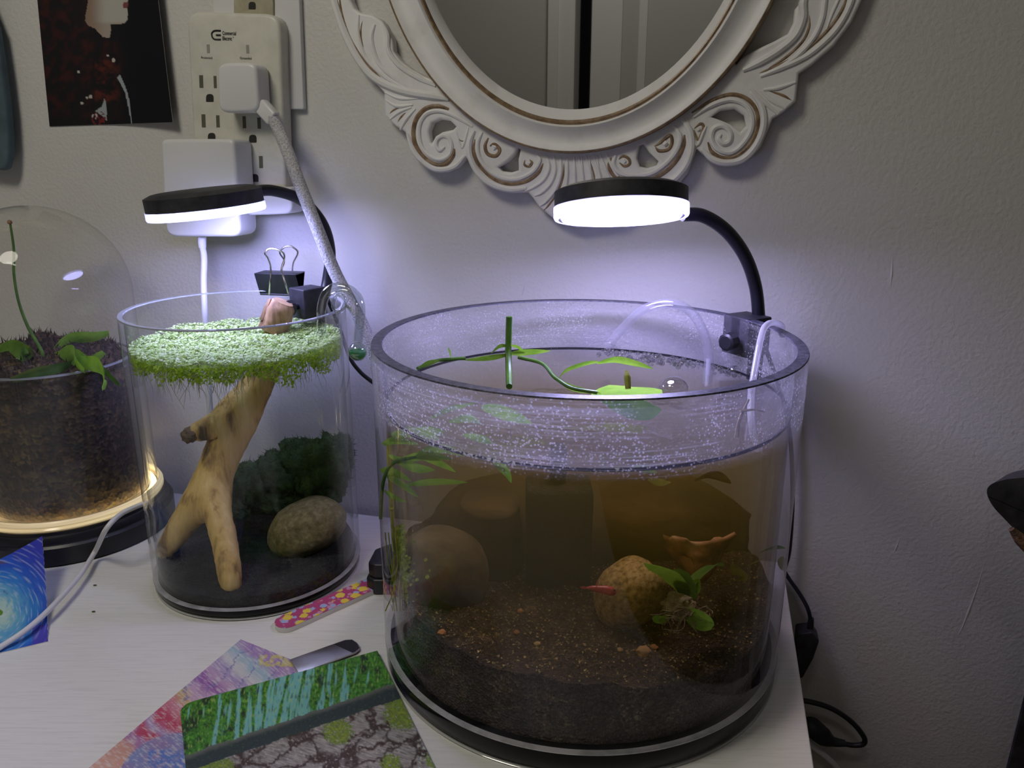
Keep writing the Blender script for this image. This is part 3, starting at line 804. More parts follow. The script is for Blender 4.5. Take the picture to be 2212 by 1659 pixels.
ridges = [  # (tracing, points, half width in trace px, white?)
 (L3, [(10, -200), (60, -40), (95, 80), (150, 240), (240, 420), (350, 560), (480, 640), (640, 690), (800, 715), (930, 740)], 30, 1),
 (L3, [(110, -40), (130, 120), (190, 290), (280, 440), (330, 500), (430, 590)], 11, 0),
 (L3, [(255, 110), (250, 240), (280, 370), (330, 460), (450, 570), (600, 660), (700, 690)], 16, 1),
 (L3, [(290, 120), (270, 250), (300, 390)], 8, 0),
 (L3, [(375, 180), (350, 280), (375, 400), (420, 490), (520, 580), (640, 668)], 18, 1),
 (L3, [(430, 170), (470, 260), (480, 380), (560, 490), (700, 580), (830, 640)], 20, 1),
 (L3, [(455, 745), (540, 792), (660, 782)], 14, 1), (L3, [(490, 890), (560, 835), (650, 800)], 13, 1), (L3, [(565, 970), (610, 890), (680, 810)], 14, 1),
 (L3, [(450, 690), (560, 735), (700, 735)], 12, 1), (L3, [(475, 860), (520, 820), (580, 800)], 8, 0), (L3, [(535, 930), (575, 870), (620, 830)], 8, 0),
 (L3, [(620, 1000), (660, 1110), (720, 1190), (810, 1255), (900, 1265), (985, 1235), (1050, 1160)], 22, 1),
 (L3, [(930, 815), (850, 795), (760, 810), (690, 880), (665, 980), (680, 1080), (740, 1175), (830, 1230), (910, 1220), (960, 1160), (968, 1110)], 15, 0),
 (L3, [(1105, 945), (1020, 890), (930, 845), (840, 825), (760, 850), (715, 920), (708, 1010), (730, 1100), (790, 1165), (860, 1190), (930, 1160), (950, 1090), (930, 1030), (880, 1015), (840, 1045), (838, 1095), (865, 1120), (900, 1095)], 17, 1),
 (L3, [(985, 985), (1005, 1060), (1030, 1100), (1060, 1010), (1075, 950)], 10, 1), (L3, [(1000, 990), (1010, 1045), (1045, 1050), (1050, 1000)], 6, 0),
 (L3, [(1120, 975), (1085, 1060), (1090, 1170), (1150, 1290), (1250, 1375), (1390, 1415), (1510, 1405)], 24, 1),
 (L3, [(1125, 1040), (1115, 1130), (1160, 1240), (1260, 1335), (1380, 1375), (1510, 1355), (1600, 1290), (1635, 1220)], 11, 0),
 (L3, [(1180, 985), (1145, 1070), (1160, 1180), (1230, 1270), (1330, 1330), (1450, 1335), (1560, 1280), (1610, 1200), (1590, 1160)], 17, 1),
 (L3, [(1225, 1030), (1200, 1090), (1220, 1150), (1280, 1165), (1310, 1120), (1270, 1080), (1235, 1090)], 12, 0),
 (L3, [(1255, 1085), (1275, 1100), (1262, 1118)], 16, 1),
 (L3, [(1500, 1190), (1495, 1230), (1530, 1245), (1552, 1215), (1530, 1190)], 9, 0), (L3, [(1522, 1212), (1536, 1222)], 13, 1),
 (L3, [(1660, 1160), (1680, 1250), (1640, 1340), (1560, 1400), (1500, 1425)], 14, 1),
 (L3, [(1715, 1165), (1725, 1270), (1690, 1370), (1620, 1440), (1570, 1460)], 14, 1),
 (L3, [(1765, 1170), (1768, 1290), (1730, 1410), (1660, 1500), (1610, 1540)], 14, 1),
 (L3, [(1790, 1180), (1785, 1310), (1740, 1440), (1670, 1540), (1640, 1570)], 8, 0),
 (L3, [(1815, 1172), (1815, 1310), (1790, 1450), (1720, 1590)], 14, 1),
 (L3, [(1866, 1172), (1872, 1330), (1860, 1480), (1800, 1640)], 14, 1),
 (L3, [(1922, 1170), (1928, 1330), (1925, 1500), (1890, 1660)], 14, 1),
 (L3, [(1978, 1165), (1990, 1340), (1990, 1500), (1960, 1670)], 14, 1),
 (L3, [(2036, 1160), (2055, 1340), (2060, 1500), (2040, 1680)], 14, 1),
 (R3, [(155, 1065), (185, 1200), (195, 1380), (180, 1500)], 13, 1),
 (R3, [(205, 1060), (240, 1200), (250, 1350)], 13, 1), (R3, [(225, 1065), (262, 1200), (275, 1350)], 7, 0),
 (R3, [(255, 1055), (300, 1190), (330, 1330)], 13, 1), (R3, [(300, 1050), (345, 1160), (400, 1290)], 13, 1), (R3, [(345, 1045), (380, 1130), (440, 1240)], 12, 1),
 (R3, [(380, 1075), (365, 1130), (400, 1200), (500, 1235), (620, 1235), (740, 1180), (830, 1090), (875, 990), (880, 920)], 11, 0),
 (R3, [(410, 1060), (395, 1120), (440, 1180), (540, 1200), (660, 1180), (760, 1110), (830, 1020), (850, 930), (810, 860)], 17, 1),
 (R3, [(560, 1290), (680, 1280), (800, 1230), (890, 1130), (930, 1010), (920, 900), (870, 820)], 22, 1),
 (R3, [(430, 1090), (460, 1065), (500, 1085), (505, 1120), (470, 1135), (435, 1110)], 9, 0), (R3, [(462, 1095), (475, 1108)], 12, 1),
 (R3, [(675, 1000), (720, 970), (780, 925), (795, 970), (770, 1020), (710, 1030), (680, 1005)], 10, 0), (R3, [(740, 990), (760, 970)], 16, 1),
 (R3, [(945, 880), (990, 845), (1010, 870), (975, 955), (945, 885)], 9, 0), (R3, [(975, 880), (980, 890)], 12, 1),
 (R3, [(890, 800), (920, 880), (965, 990), (1010, 900), (1030, 860)], 12, 1),
 (R3, [(1000, 1020), (1070, 1085), (1165, 1110), (1280, 1085), (1370, 990), (1420, 860), (1410, 730), (1340, 630)], 22, 1),
 (R3, [(930, 770), (1060, 690), (1190, 645), (1300, 670), (1370, 750), (1380, 860), (1330, 980), (1240, 1060), (1150, 1080), (1070, 1040), (1040, 970)], 11, 0),
 (R3, [(940, 800), (1060, 720), (1190, 680), (1290, 710), (1340, 790), (1335, 890), (1280, 980), (1200, 1040), (1110, 1020), (1065, 950), (1080, 880), (1140, 860), (1190, 900), (1190, 960), (1150, 980), (1115, 950), (1130, 915)], 17, 1),
 (R3, [(1330, 600), (1430, 700), (1520, 780)], 15, 1), (R3, [(1400, 620), (1480, 690), (1570, 740)], 13, 1), (R3, [(1420, 612), (1520, 600), (1640, 560)], 14, 1), (R3, [(1440, 615), (1550, 650), (1620, 690)], 8, 0),
 (R3, [(1400, 520), (1520, 470), (1640, 420), (1760, 350), (1900, 220), (1990, 80), (2040, -60), (2050, -160)], 18, 1),
 (R3, [(1390, 500), (1500, 455), (1620, 400), (1760, 300), (1880, 180), (1960, 60), (2000, -60)], 9, 0),
 (R3, [(1280, 480), (1400, 420), (1530, 340), (1640, 240), (1690, 120), (1690, 20), (1720, -80)], 24, 1),
 (R3, [(1430, 480), (1560, 400), (1680, 290), (1730, 190), (1735, 90)], 8, 0),
 (R3, [(1500, 470), (1640, 390), (1760, 260), (1820, 130), (1840, 0), (1860, -100)], 16, 1),
 (R3, [(1850, 200), (1890, 90), (1930, 0), (1960, -90)], 10, 1),
]
for fn, pts, hw, white in ridges:
    s = (3.457 if fn is L3 else 3.16)
    r = px2m(hw / s, 0.70) * (1.0 if white else 0.85)
    for fl in (0, 1):
        P = []
        for p in pts:
            a, b = w2(fn(p), PO)
            if fl: a, b = 2 * MS - a, 2 * MZ - b
            P.append(wp(a, b, 0.0118 if white else 0.0112))
        k = len(P)
        rr = [r * 0.55] + [r] * (k - 2) + [r * 0.55] if k > 2 else r
        mb = MB().tube(P, rr, 8, 5)
        if white is 0 or not white:
            mb = MB().tube(P, [x * 1.55 for x in rr] if isinstance(rr, list) else rr, 8, 5)
        part('carved_ridge' if white else 'glaze_line', mb, M_FRAME if white else M_GOLD, mir)

# ------------------------------------------------------------------ things on the wall at the left
def rpoly(corners, r, seg=5):
    """px polygon with rounded corners"""
    out = []
    n = len(corners)
    for i in range(n):
        a, b, c = [Vector((*corners[(i + k) % n], 0)) for k in (-1, 0, 1)]
        rr = r[i] if isinstance(r, (list, tuple)) else r
        d1, d2 = (a - b).normalized(), (c - b).normalized()
        if rr < 0.5:
            out.append((b.x, b.y)); continue
        p0, p1 = b + d1 * rr, b + d2 * rr
        for k in range(seg + 1):
            t = k / seg
            q = (1 - t) ** 2 * p0 + 2 * t * (1 - t) * b + t * t * p1
            out.append((q.x, q.y))
    return out
def wall_block(name, corners, r, off, thick, m, parent, bevel=0.002):
    return part(name, MB().prism([wal(x, y, off) for x, y in rpoly(corners, r)], N * thick), m, parent, bevel=bevel, angle=35)
plate_t = thing('outlet_plate', wal(555, 235, 0.0), 'white wall plate around a beige outlet behind the power strip', 'wall plate')
wall_block('plate', [(452, -160), (640, -160), (656, 236), (470, 236)], 4, 0.006, 0.006, M_WHITE, plate_t, 0.001)
rc = wall_block('receptacle', [(503, -120), (588, -120), (590, 45), (505, 45)], 6, 0.0085, 0.003, M_BEIGE, plate_t, 0.0006)
part('ground_hole', MB().prism([wal(x, y, 0.0088) for x, y in rpoly([(537, 4), (552, 4), (552, 20), (537, 20)], [7, 7, 2, 2])], N * 0.0005), M_SLOT, rc, smooth=False)
strip = thing('power_strip', wal(510, 428, 0.0), 'ivory multi-outlet power strip plugged into the wall', 'power strip')
SO = 0.020
body = wall_block('body', [(402, 24), (604, 30), (617, 428), (424, 428)], [34, 34, 16, 16], SO, 0.0165, M_IVORY, strip, 0.003)
def slot(x, y, w, h, m=M_SLOTG):
    part('slot', MB().prism([wal(x + a, y + b, SO + 0.0003) for a, b in ((-w / 2, -h / 2), (w / 2, -h / 2), (w / 2 + 1, h / 2), (-w / 2 + 1, h / 2))], N * 0.002), m, body, smooth=False)
def ground(x, y):
    part('ground_hole', MB().prism([wal(a, b, SO + 0.0003) for a, b in rpoly([(x - 8, y - 9), (x + 8, y - 9), (x + 8, y + 8), (x - 8, y + 8)], [8, 8, 2, 2])], N * 0.002), M_SLOT, body, smooth=False)
for x, y, w, h in ((434, 176, 8, 27), (464, 177, 6, 26), (439, 261, 8, 28), (470, 262, 7, 26), (527, 264, 7, 26), (559, 266, 7, 24), (531, 349, 8, 27), (563, 350, 8, 26)):
    slot(x, y, w, h)
for x, y in ((453, 212), (457, 296), (546, 300), (550, 385)):
    ground(x, y)
for x, y in ((449, 105), (534, 106)):
    part('indicator_window', MB().prism([wal(x + a, y + b, SO + 0.0003) for a, b in ((-3, -9), (3, -9), (4, 9), (-2, 9))], N * 0.002), M_LIGHTWIN, body, smooth=False)
def text(body_txt, x, y, h_px, parent, m, squeeze=1.0, name='lettering'):
    cu = bpy.data.curves.new('lettering', 'FONT')
    cu.body = body_txt
    cu.align_x = 'LEFT'
    cu.extrude = 0.0
    cu.offset = 0.012
    tmp = bpy.data.objects.new('tmp', cu); COL.objects.link(tmp)
    me = bpy.data.meshes.new_from_object(tmp.evaluated_get(bpy.context.evaluated_depsgraph_get()))
    bpy.data.objects.remove(tmp); bpy.data.curves.remove(cu)
    mb = MB()
    mb.v = [wal(x + p.co.x * h_px * squeeze, y - p.co.y * h_px + p.co.x * h_px * squeeze * 0.03, SO + 0.0004) for p in me.vertices]
    mb.f = [tuple(p.vertices) for p in me.polygons]
    bpy.data.meshes.remove(me)
    part(name, mb, m, parent, smooth=False, fixn=False)
text('Commercial', 480, 75, 11.5, body, M_INK, 0.52)
text('Electric', 480, 86.5, 11.5, body, M_INK, 0.60)
text('\u2122', 502, 83, 5, body, M_INK, 0.6)
text('Protected', 434, 126.5, 7, body, M_INKG, 0.86)
text('Grounded', 518, 127.5, 7, body, M_INKG, 0.86)
for pts in ([(477, 66.5), (464, 66.5), (458, 71), (457.5, 75.5), (459, 81), (464, 85), (477, 85.5)], [(477, 76), (467, 76)]):
    part('emblem', MB().tube([wal(x, y, SO + 0.0001) for x, y in pts], 0.00075, 6, 4), M_INK, body)

ch = thing('wall_charger', wal(520, 245, SO), 'small square white charger with a braided cable in the power strip', 'charger')
wall_block('charger_body', [(468, 136), (553, 134), (560, 242), (472, 244)], 22, 0.042, 0.0215, M_WHITE, ch, 0.003)
c0, c1 = wal(563, 226, 0.034), wal(592, 258, 0.038)
cd = (c1 - c0).normalized()
sd = cd.cross(N).normalized()
part('connector', MB().box((c0 + c1) / 2, (c1 - c0).length, 0.0105, 0.013, cd, N, sd), M_WHITE, ch, bevel=0.002)
part('cable', MB().tube([c1 - cd * 0.002, wal(604, 285, 0.042), wal(628, 345, 0.062), at(654, 415, 0.692), at(688, 500, 0.68), at(722, 585, 0.672), at(757, 652, 0.667), at(792, 722, 0.664), at(815, 800, 0.664), at(830, 900, 0.668)], 0.0054, 14, 10), M_BRAID, ch)
ch2 = thing('wall_charger', wal(440, 515, 0.03), 'large white block charger behind the small tank lamp', 'charger')
wall_block('charger_body', [(346, 300), (505, 300), (520, 512), (357, 512)], [14, 14, 22, 26], 0.050, 0.029, M_WHITE, ch2, 0.003)
part('plug', MB().tube([at(436, 508, 0.752), at(437, 535, 0.752)], [0.0042, 0.0036], 12, 4), M_WHITE, ch2)
part('cable', MB().tube([at(437, 532, 0.752), at(441, 560, 0.752), at(440, 610, 0.748), at(442, 665, 0.74), at(446, 760, 0.742), at(455, 900, 0.742), at(470, 1040, 0.742), tab(480, 1100, 0.004)], 0.0030, 10, 8), M_CORDW, ch2)
ch3 = thing('wall_charger', wal(580, 465, 0.03), 'white charger half hidden behind the small lamp neck', 'charger')
wall_block('charger_body', [(518, 405), (628, 405), (633, 462), (520, 466)], [6, 6, 20, 10], 0.034, 0.026, M_WHITE, ch3, 0.003)

# photo print, curled away from the wall at its right edge
def fbm(p, o=4):
    s, a = 0.0, 0.5
    for k in range(o):
        s += a * noise.noise(p); p = p * 2.07 + Vector((1.7, 9.2, 3.1)); a *= 0.5
    return s
def sheet(name, fn, nu, nv, m, colfn, label, cat, thick=0.0004, origin=None, back=None):
    """fn(u, v) -> world point; a thin sheet with a painted face (colour attribute)"""
    P = [[fn(i / nu, j / nv) for i in range(nu + 1)] for j in range(nv + 1)]
    nn = (P[0][1] - P[0][0]).cross(P[1][0] - P[0][0]).normalized()
    if nn.dot(CAM - P[0][0]) < 0: nn = -nn
    v, f = [], []
    for j in range(nv + 1):
        for i in range(nu + 1):
            v.append(P[j][i])
    for j in range(nv):
        for i in range(nu):
            a = j * (nu + 1) + i
            f.append((a, a + 1, a + nu + 2, a + nu + 1))
    rim = [i for i in range(nu + 1)] + [(j + 1) * (nu + 1) + nu for j in range(nv)] + [nv * (nu + 1) + i for i in range(nu - 1, -1, -1)] + [j * (nu + 1) for j in range(nv - 1, 0, -1)]
    o = len(v)
    edge = [v[i] for i in rim] + [v[i] - nn * thick for i in rim]
    v += edge
    k = len(rim)
    for i in range(k):
        f.append((o + i, o + k + i, o + k + (i + 1) % k, o + (i + 1) % k))
    mb = MB().add(v, f)
    org = origin or P[0][0]
    ob = part(name, mb, m, None, loc=org, angle=35, fixn=True)
    cols = [colfn(*proj(q)) for q in mb.v[:o]] + [(0.75, 0.74, 0.70)] * (len(mb.v) - o)
    paint(ob.data, lambda i: cols[i])
    return tag(ob, label, cat)
def mixc(a, b, t):
    t = max(0.0, min(1.0, t))
    return tuple(x + (y - x) * t for x, y in zip(a, b))
def sst(a, b, x):
    t = max(0.0, min(1.0, (x - a) / (b - a)))
    return t * t * (3 - 2 * t)
def inpoly(x, y, poly):
    c = False
    n = len(poly)
    for i in range(n):
        x1, y1 = poly[i]; x2, y2 = poly[(i + 1) % n]
        if (y1 > y) != (y2 > y) and x < (x2 - x1) * (y - y1) / (y2 - y1) + x1:
            c = not c
    return c
FACE = [(190, -120), (190, 0), (187, 20), (184, 45), (190, 55), (205, 62), (222, 80), (236, 82), (240, 70), (240, 52), (255, 52), (270, 50), (276, 42), (276, 28), (275, 20), (277, 10), (276, 0), (276, -120)]
SH1 = [(252, 168), (259, 160), (268, 180), (277, 205), (283, 240), (286, 270), (284, 270), (279, 240), (270, 200), (258, 176)]
SH2 = [(205, 240), (220, 230), (226, 212), (230, 225), (231, 262), (220, 250)]
def photo_col(x, y):
    p = Vector((x / 22, y / 22, 0))
    n1 = fbm(p + Vector((0, 0, 4)))
    n2 = fbm(p * 3 + Vector((5, 0, 1)))
    c = mixc((0.010, 0.009, 0.011), (0.006, 0.006, 0.010), sst(200, 320, x))
    hair = sst(285, 225, x + 18 * n1 + (18 if y < 90 else 0)) * sst(275, 225, y - 12 * n1)
    red = sst(-0.15, 0.40, n1 + 0.3 * n2) * hair
    c = mixc(c, (0.050, 0.012, 0.011), red * 0.85)
    if x > 205 and 130 < y < 220 and x < 262:
        c = mixc(c, (0.10, 0.022, 0.016), red)
    if inpoly(x + 2 * n2, y + 2 * n2, FACE):
        c = mixc((0.47, 0.45, 0.41), (0.26, 0.17, 0.12), sst(235, 190, x) * 0.9)
        c = mixc(c, (0.30, 0.21, 0.16), sst(44, 54, y) * 0.5)
        if x > 266 and 5 < y < 17: c = (0.20, 0.06, 0.06)
    if inpoly(x, y, SH1) or inpoly(x, y, SH2):
        c = (0.33, 0.37, 0.40)
    if (x - 213) ** 2 + (y - 256) ** 2 < 250 and n2 > 0.0: c = (0.16, 0.02, 0.02)
    if (x - 204) ** 2 / 80 + (y - 252) ** 2 / 130 < 1 and n2 > 0.08: c = (0.5, 0.48, 0.5)
    for a, b, r in ((170, 155, 3), (196, 209, 4), (188, 211, 2.5), (177, 223, 3.5), (245, 130, 4), (233, 120, 2.5)):
        if (x - a) ** 2 + (y - b) ** 2 < r * r: c = (0.5, 0.46, 0.44)
    return c
def photo_pt(u, v):
    tl, tr, bl, br = (66, -150), (324, -150), (107, 273), (373, 264)
    x = (tl[0] * (1 - u) + tr[0] * u) * (1 - v) + (bl[0] * (1 - u) + br[0] * u) * v
    y = (tl[1] * (1 - u) + tr[1] * u) * (1 - v) + (bl[1] * (1 - u) + br[1] * u) * v
    return wal(x, y, 0.001 + 0.010 * max(0, u - 0.35) ** 2 / 0.42)
sheet('photo_print', photo_pt, 150, 230, vcol('photo_gloss', 0.45), photo_col, 'dark photo print of long red curls on the wall', 'photo', origin=wal(240, 268, 0))
# dull teal blade at the left edge of the picture
tp = thing('hanging_cloth', wal(-10, 370, 0.0), 'dull teal cloth hanging at the left edge of the wall', 'cloth')
part('panel', MB().prism([wal(x, y, 0.02) for x, y in ((-160, -60), (-60, -60), (-12, 60), (2, 150), (12, 230), (17, 300), (16, 345), (10, 366), (0, 368), (-60, 360), (-160, 350))], N * 0.010), M_TEAL, tp, bevel=0.003)
part('hanging_loop', MB().tube([wal(-100, -60, 0.015), wal(-108, -110, 0.015), wal(-95, -150, 0.006)], 0.002, 8, 4), M_TEAL, tp)

# ------------------------------------------------------------------ terrarium
TX, TY = -0.436, 0.728
ter = thing('glass_cloche', (TX, TY, 0), 'glass dome terrarium on a black base at the left', 'terrarium')
TC = (TX, TY, 0)
part('base', MB().lathe([(0, 0), (0.090, 0), (0.092, 0.002), (0.092, 0.018), (0.090, 0.020), (0.0885, 0.0205), (0.0875, 0.026), (0.0865, 0.0275), (0.0845, 0.0278), (0.084, 0.0305), (0, 0.0305)], TC, 96), M_BLACK, ter, angle=25)
R_, Hs = 0.0795, 0.232
dome = [(R_, 0.036)] + [(R_, 0.036 + (Hs - 0.036) * k / 6) for k in range(1, 7)] + [(R_ * math.cos(a * PI / 28), Hs + R_ * math.sin(a * PI / 28)) for a in range(1, 14)] + [(0, Hs + R_)]
part('dome', MB().lathe(dome, TC, 96), M_GLASS_HAZY, ter, angle=60)
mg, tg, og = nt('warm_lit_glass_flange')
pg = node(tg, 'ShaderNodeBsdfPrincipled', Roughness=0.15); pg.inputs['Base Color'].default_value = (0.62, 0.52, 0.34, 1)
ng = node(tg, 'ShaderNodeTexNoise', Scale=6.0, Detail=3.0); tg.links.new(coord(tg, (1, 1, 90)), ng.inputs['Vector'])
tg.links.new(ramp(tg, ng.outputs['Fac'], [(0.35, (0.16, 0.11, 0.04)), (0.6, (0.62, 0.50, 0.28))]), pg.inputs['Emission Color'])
pg.inputs['Emission Strength'].default_value = 0.8  # emission stands in for the base light refracted in the glass
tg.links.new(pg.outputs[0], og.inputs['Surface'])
part('glowing_flange', MB().lathe([(0.080, 0.0308), (0.0835, 0.0312), (0.0845, 0.033), (0.0832, 0.0345), (0.0843, 0.0362), (0.0830, 0.0385), (0.0802, 0.0395)], TC, 96, True), mg, ter, angle=30)
warm = emitter('warm_base_light', (1.0, 0.72, 0.36), WARM_RING)
part('light_ring', MB().lathe([(0.072, 0.0307), (0.0775, 0.0307), (0.0775, 0.0335), (0.072, 0.0335)], TC, 72, True), warm, ter)
jar = thing('plant_jar', (TX, TY, 0.0305), 'clear jar of dark peat inside the glass dome', 'jar')
part('jar_glass', MB().lathe([(0.0725, 0.0345), (0.0725, 0.170), (0.0716, 0.1715), (0.0708, 0.170), (0.0708, 0.0345)], TC, 96, True), M_GLASS_THIN, jar, angle=40)
part('jar_rim', MB().lathe([(0.0728, 0.1695), (0.0728, 0.1712), (0.0706, 0.1712), (0.0706, 0.1695)], TC, 96, True), M_RIMGLASS, jar)
def peat(x, y):
    p = Vector((x, y, 8))
    r = math.hypot(x - TX, y - TY) / 0.0702
    return 0.182 + 0.012 * noise.noise(p * 40) + 0.006 * noise.noise(p * 110) - 0.022 * r ** 4
pt_ = part('peat', heightfield(TX, TY, 0.0702, 0.036, peat, 40, 110), M_PEAT, None, loc=(TX, TY, 0.036))
tag(pt_, 'dark peaty soil with roots packed in the terrarium jar', 'soil', kind='stuff')
mo = MB()
for i in range(900):
    a, r = random.uniform(0, 2 * PI), 0.066 * math.sqrt(random.random())
    x, y = TX + r * math.cos(a), TY + r * math.sin(a)
    z = peat(x, y)
    h = random.uniform(0.004, 0.011)
    d = Vector((random.uniform(-.7, .7), random.uniform(-.7, .7), 1)).normalized()
    p = Vector((x, y, z - 0.001))
    s = d.orthogonal().normalized() * random.uniform(.0004, .0009)
    mo.add([p - s, p + s, p + d * h], [(0, 1, 2)])
part('fibres', mo, M_PEATF, pt_, smooth=False, fixn=False, kind='stuff')
pl = thing('terrarium_plant', (TX, TY, 0.175), 'low green strap-leaved plant with one tall bare stalk under the dome', 'plant')
def T3(x, y, Y): return at(x / 7.373, 680 + y / 7.373, Y)
strap = lambda t: 0.45 + 0.55 * math.sin(PI * min(1, t * 0.9 + 0.1))
for pts, w, s in (
    ([(640, 760, .715), (480, 680, .71), (360, 590, .70), (170, 480, .69), (-60, 560, .68)], 0.0055, None),
    ([(620, 770, .705), (420, 700, .69), (330, 620, .685), (370, 780, .68)], 0.0045, None),
    ([(760, 760, .70), (900, 620, .71), (1140, 400, .72), (1500, 360, .73), (1740, 300, .74)], 0.0050, None),
    ([(820, 700, .70), (1000, 680, .69), (1160, 600, .685), (1190, 760, .675), (1340, 900, .668)], 0.0052, None),
    ([(900, 720, .705), (1200, 650, .70), (1420, 760, .69), (1660, 600, .695)], 0.0050, None),
    ([(1000, 760, .70), (1400, 790, .68), (1560, 830, .664), (1640, 1000, .655), (1640, 1200, .654)], 0.0060, None),
    ([(1130, 780, .69), (900, 850, .672), (600, 900, .662), (350, 990, .658), (180, 1040, .657)], 0.0040, None),
    ([(1260, 700, .71), (1560, 840, .70), (1900, 1130, .685)], 0.0040, None)):
    P = [T3(*p) for p in pts]
    part('leaf', MB().leaf(P, w * 1.35, Vector((0.2, -0.35, 0.9)), 0.2, 7, 4, strap), M_LEAF if w > 0.0045 else M_LEAFD, pl, fixn=False)
part('stalk', MB().tube([at(96, 782, .702), at(88, 755, .704), at(60, 705, .708), at(40, 650, .712), at(30, 590, .714), at(30, 540, .716), at(22, 482, .718)], [0.0020, 0.0017, 0.0014, 0.0012, 0.0012, 0.0011, 0.0010], 8, 8), M_LEAFD, pl)
part('stalk_tip', MB().ico(at(21, 480, .718), 0.0021, 2), M_BARK, pl)
cord = part('light_cord', MB().tube([at(318, 1086, .662), at(300, 1092, .655), at(262, 1110, .640), at(230, 1142, .622), tab(206, 1190, 0.012), tab(180, 1232, 0.0095), tab(150, 1270, 0.0100), tab(105, 1318, 0.010), tab(60, 1358, 0.0085), tab(10, 1392, 0.0045), tab(-40, 1420, 0.0032), tab(-120, 1460, 0.0030)], 0.0022, 12, 10), M_CORDW, None, loc=tab(180, 1235, 0))
tag(cord, 'thin white cord from the dome base across the desk', 'cord')

# ------------------------------------------------------------------ small tank contents
def skin(name, verts, edges, radii, m, root, loc, sub=2, disp=(0.0012, 90)):
    me = bpy.data.meshes.new(name)
    me.from_pydata([tuple(Vector(v) - Vector(loc)) for v in verts], edges, [])
    o = bpy.data.objects.new(name, me); COL.objects.link(o)
    md = o.modifiers.new('s', 'SKIN')
    for i, r in enumerate(radii):
        me.skin_vertices[0].data[i].radius = (r, r)
        me.skin_vertices[0].data[i].use_root = (i == root)
    o.modifiers.new('u', 'SUBSURF').levels = sub
    o.modifiers['u'].render_levels = sub
    new = bpy.data.meshes.new_from_object(o.evaluated_get(bpy.context.evaluated_depsgraph_get()))
    bpy.data.objects.remove(o)
    mb = MB()
    for v in new.vertices:
        p = v.co + Vector(loc)
        q = Vector((p.x, p.y, p.z * 0.35))
        mb.v.append(p + v.normal * (disp[0] * fbm(q * disp[1]) + disp[0] * 0.5 * noise.noise(q * disp[1] * 4)))
    mb.f = [tuple(p.vertices) for p in new.polygons]
    return mb
dv = [(603, 690, .672, 17), (590, 735, .668, 20), (578, 785, .662, 26), (553, 838, .655, 30), (520, 893, .646, 36), (487, 962, .636, 36), (463, 1025, .628, 36), (446, 1060, .622, 36),
      (412, 1108, .618, 31), (382, 1152, .615, 27), (358, 1185, .612, 20), (342, 1203, .611, 11),
      (468, 1105, .606, 27), (484, 1165, .594, 26), (494, 1225, .582, 25), (500, 1268, .576, 22), (501, 1280, .575, 15),
      (470, 918, .636, 28), (434, 931, .630, 21), (408, 939, .627, 15)]
de = [(i, i + 1) for i in range(11)] + [(7, 12), (12, 13), (13, 14), (14, 15), (15, 16), (4, 17), (17, 18), (18, 19)]
dv3 = [at(a, b, Y) for a, b, Y, r in dv]
dw = thing('driftwood', (dv3[16].x, dv3[16].y, small_sand(dv3[16].x, dv3[16].y)), 'pale forked driftwood branch standing in the small tank', 'driftwood')
part('branch', skin('branch', dv3, de, [px2m(r, Y) * 1.22 for a, b, Y, r in dv], M_WOOD, 4, dw.location, 3), M_WOOD, dw, angle=0)
part('broken_stub', MB().ico(at(411, 939, .626), px2m(20, .63), 3, (1, 1, 0.85), None, 0.25, 3, 4, 0.12), M_WOODTIP, dw)
tipmb = MB().tube([at(588, 712, .668), at(597, 690, .668), at(608, 664, .668), at(613, 652, .668)], [0.0118, 0.0125, 0.0112, 0.0085], 18, 6)
tipmb.v = [p + Vector((noise.noise(p * 160), noise.noise(p * 160 + Vector((9, 0, 0))), 0.7 * noise.noise(p * 90 + Vector((0, 5, 0))))) * 0.0017 for p in tipmb.v]
part('dry_tip', tipmb, M_PINKWOOD, dw, label='bare pinkish dry end above the water')
part('dry_splinter', MB().tube([at(567, 692, .662), at(576, 668, .664), at(585, 646, .667)], [0.0028, 0.0032, 0.0022], 6, 4), M_PINKWOOD, dw)
def rock(name, c, size, rot, m, label, sub=5, amp=0.18, seed=1, freq=1.1, fine=0.02):
    o = part(name, MB().ico(c, 1.0, sub, size, rot, amp, freq, seed, fine), m, None, loc=Vector(c), angle=0)
    return tag(o, label, 'rock')
rc_ = at(662, 1138, .645)
rock('smooth_rock', rc_, (0.0355, 0.028, 0.0255), Matrix.Rotation(math.radians(-24), 3, 'Y'), M_ROCK3, 'smooth olive rock leaning in the small tank', seed=3, amp=0.14)
moss = thing('moss_mat', at(640, 1105, .69), 'dark green moss mat draped behind the rock in the small tank', 'moss')
mm_ = MB()
for x, y, Y, rx, rz, sd_ in ((545, 1052, .678, 46, 56, 1), (600, 1030, .685, 52, 60, 2), (655, 1005, .690, 60, 62, 3), (708, 1000, .682, 52, 60, 4), (590, 1075, .682, 70, 40, 5), (520, 1090, .672, 30, 32, 6), (740, 985, .662, 24, 48, 7), (690, 1045, .685, 60, 50, 8)):
    mm_.ico(at(x, y, Y), 1.0, 4, (px2m(rx, Y), 0.018, px2m(rz, Y)), None, 0.25, 2.0, sd_, 0.28)
part('moss_body', mm_, M_MOSSD, moss, angle=0)
ms = MB()
for p in random.choices(mm_.v, k=9000):
    d = Vector((random.gauss(0, .6), random.gauss(-.2, .6), random.gauss(.5, .5))).normalized()
    h = random.uniform(0.002, 0.006)
    s = d.orthogonal().normalized() * 0.00032
    ms.add([p - s, p + s, p + d * h], [(0, 1, 2)])
part('moss_fibres', ms, M_MOSSD, moss, smooth=False, fixn=False, kind='stuff')
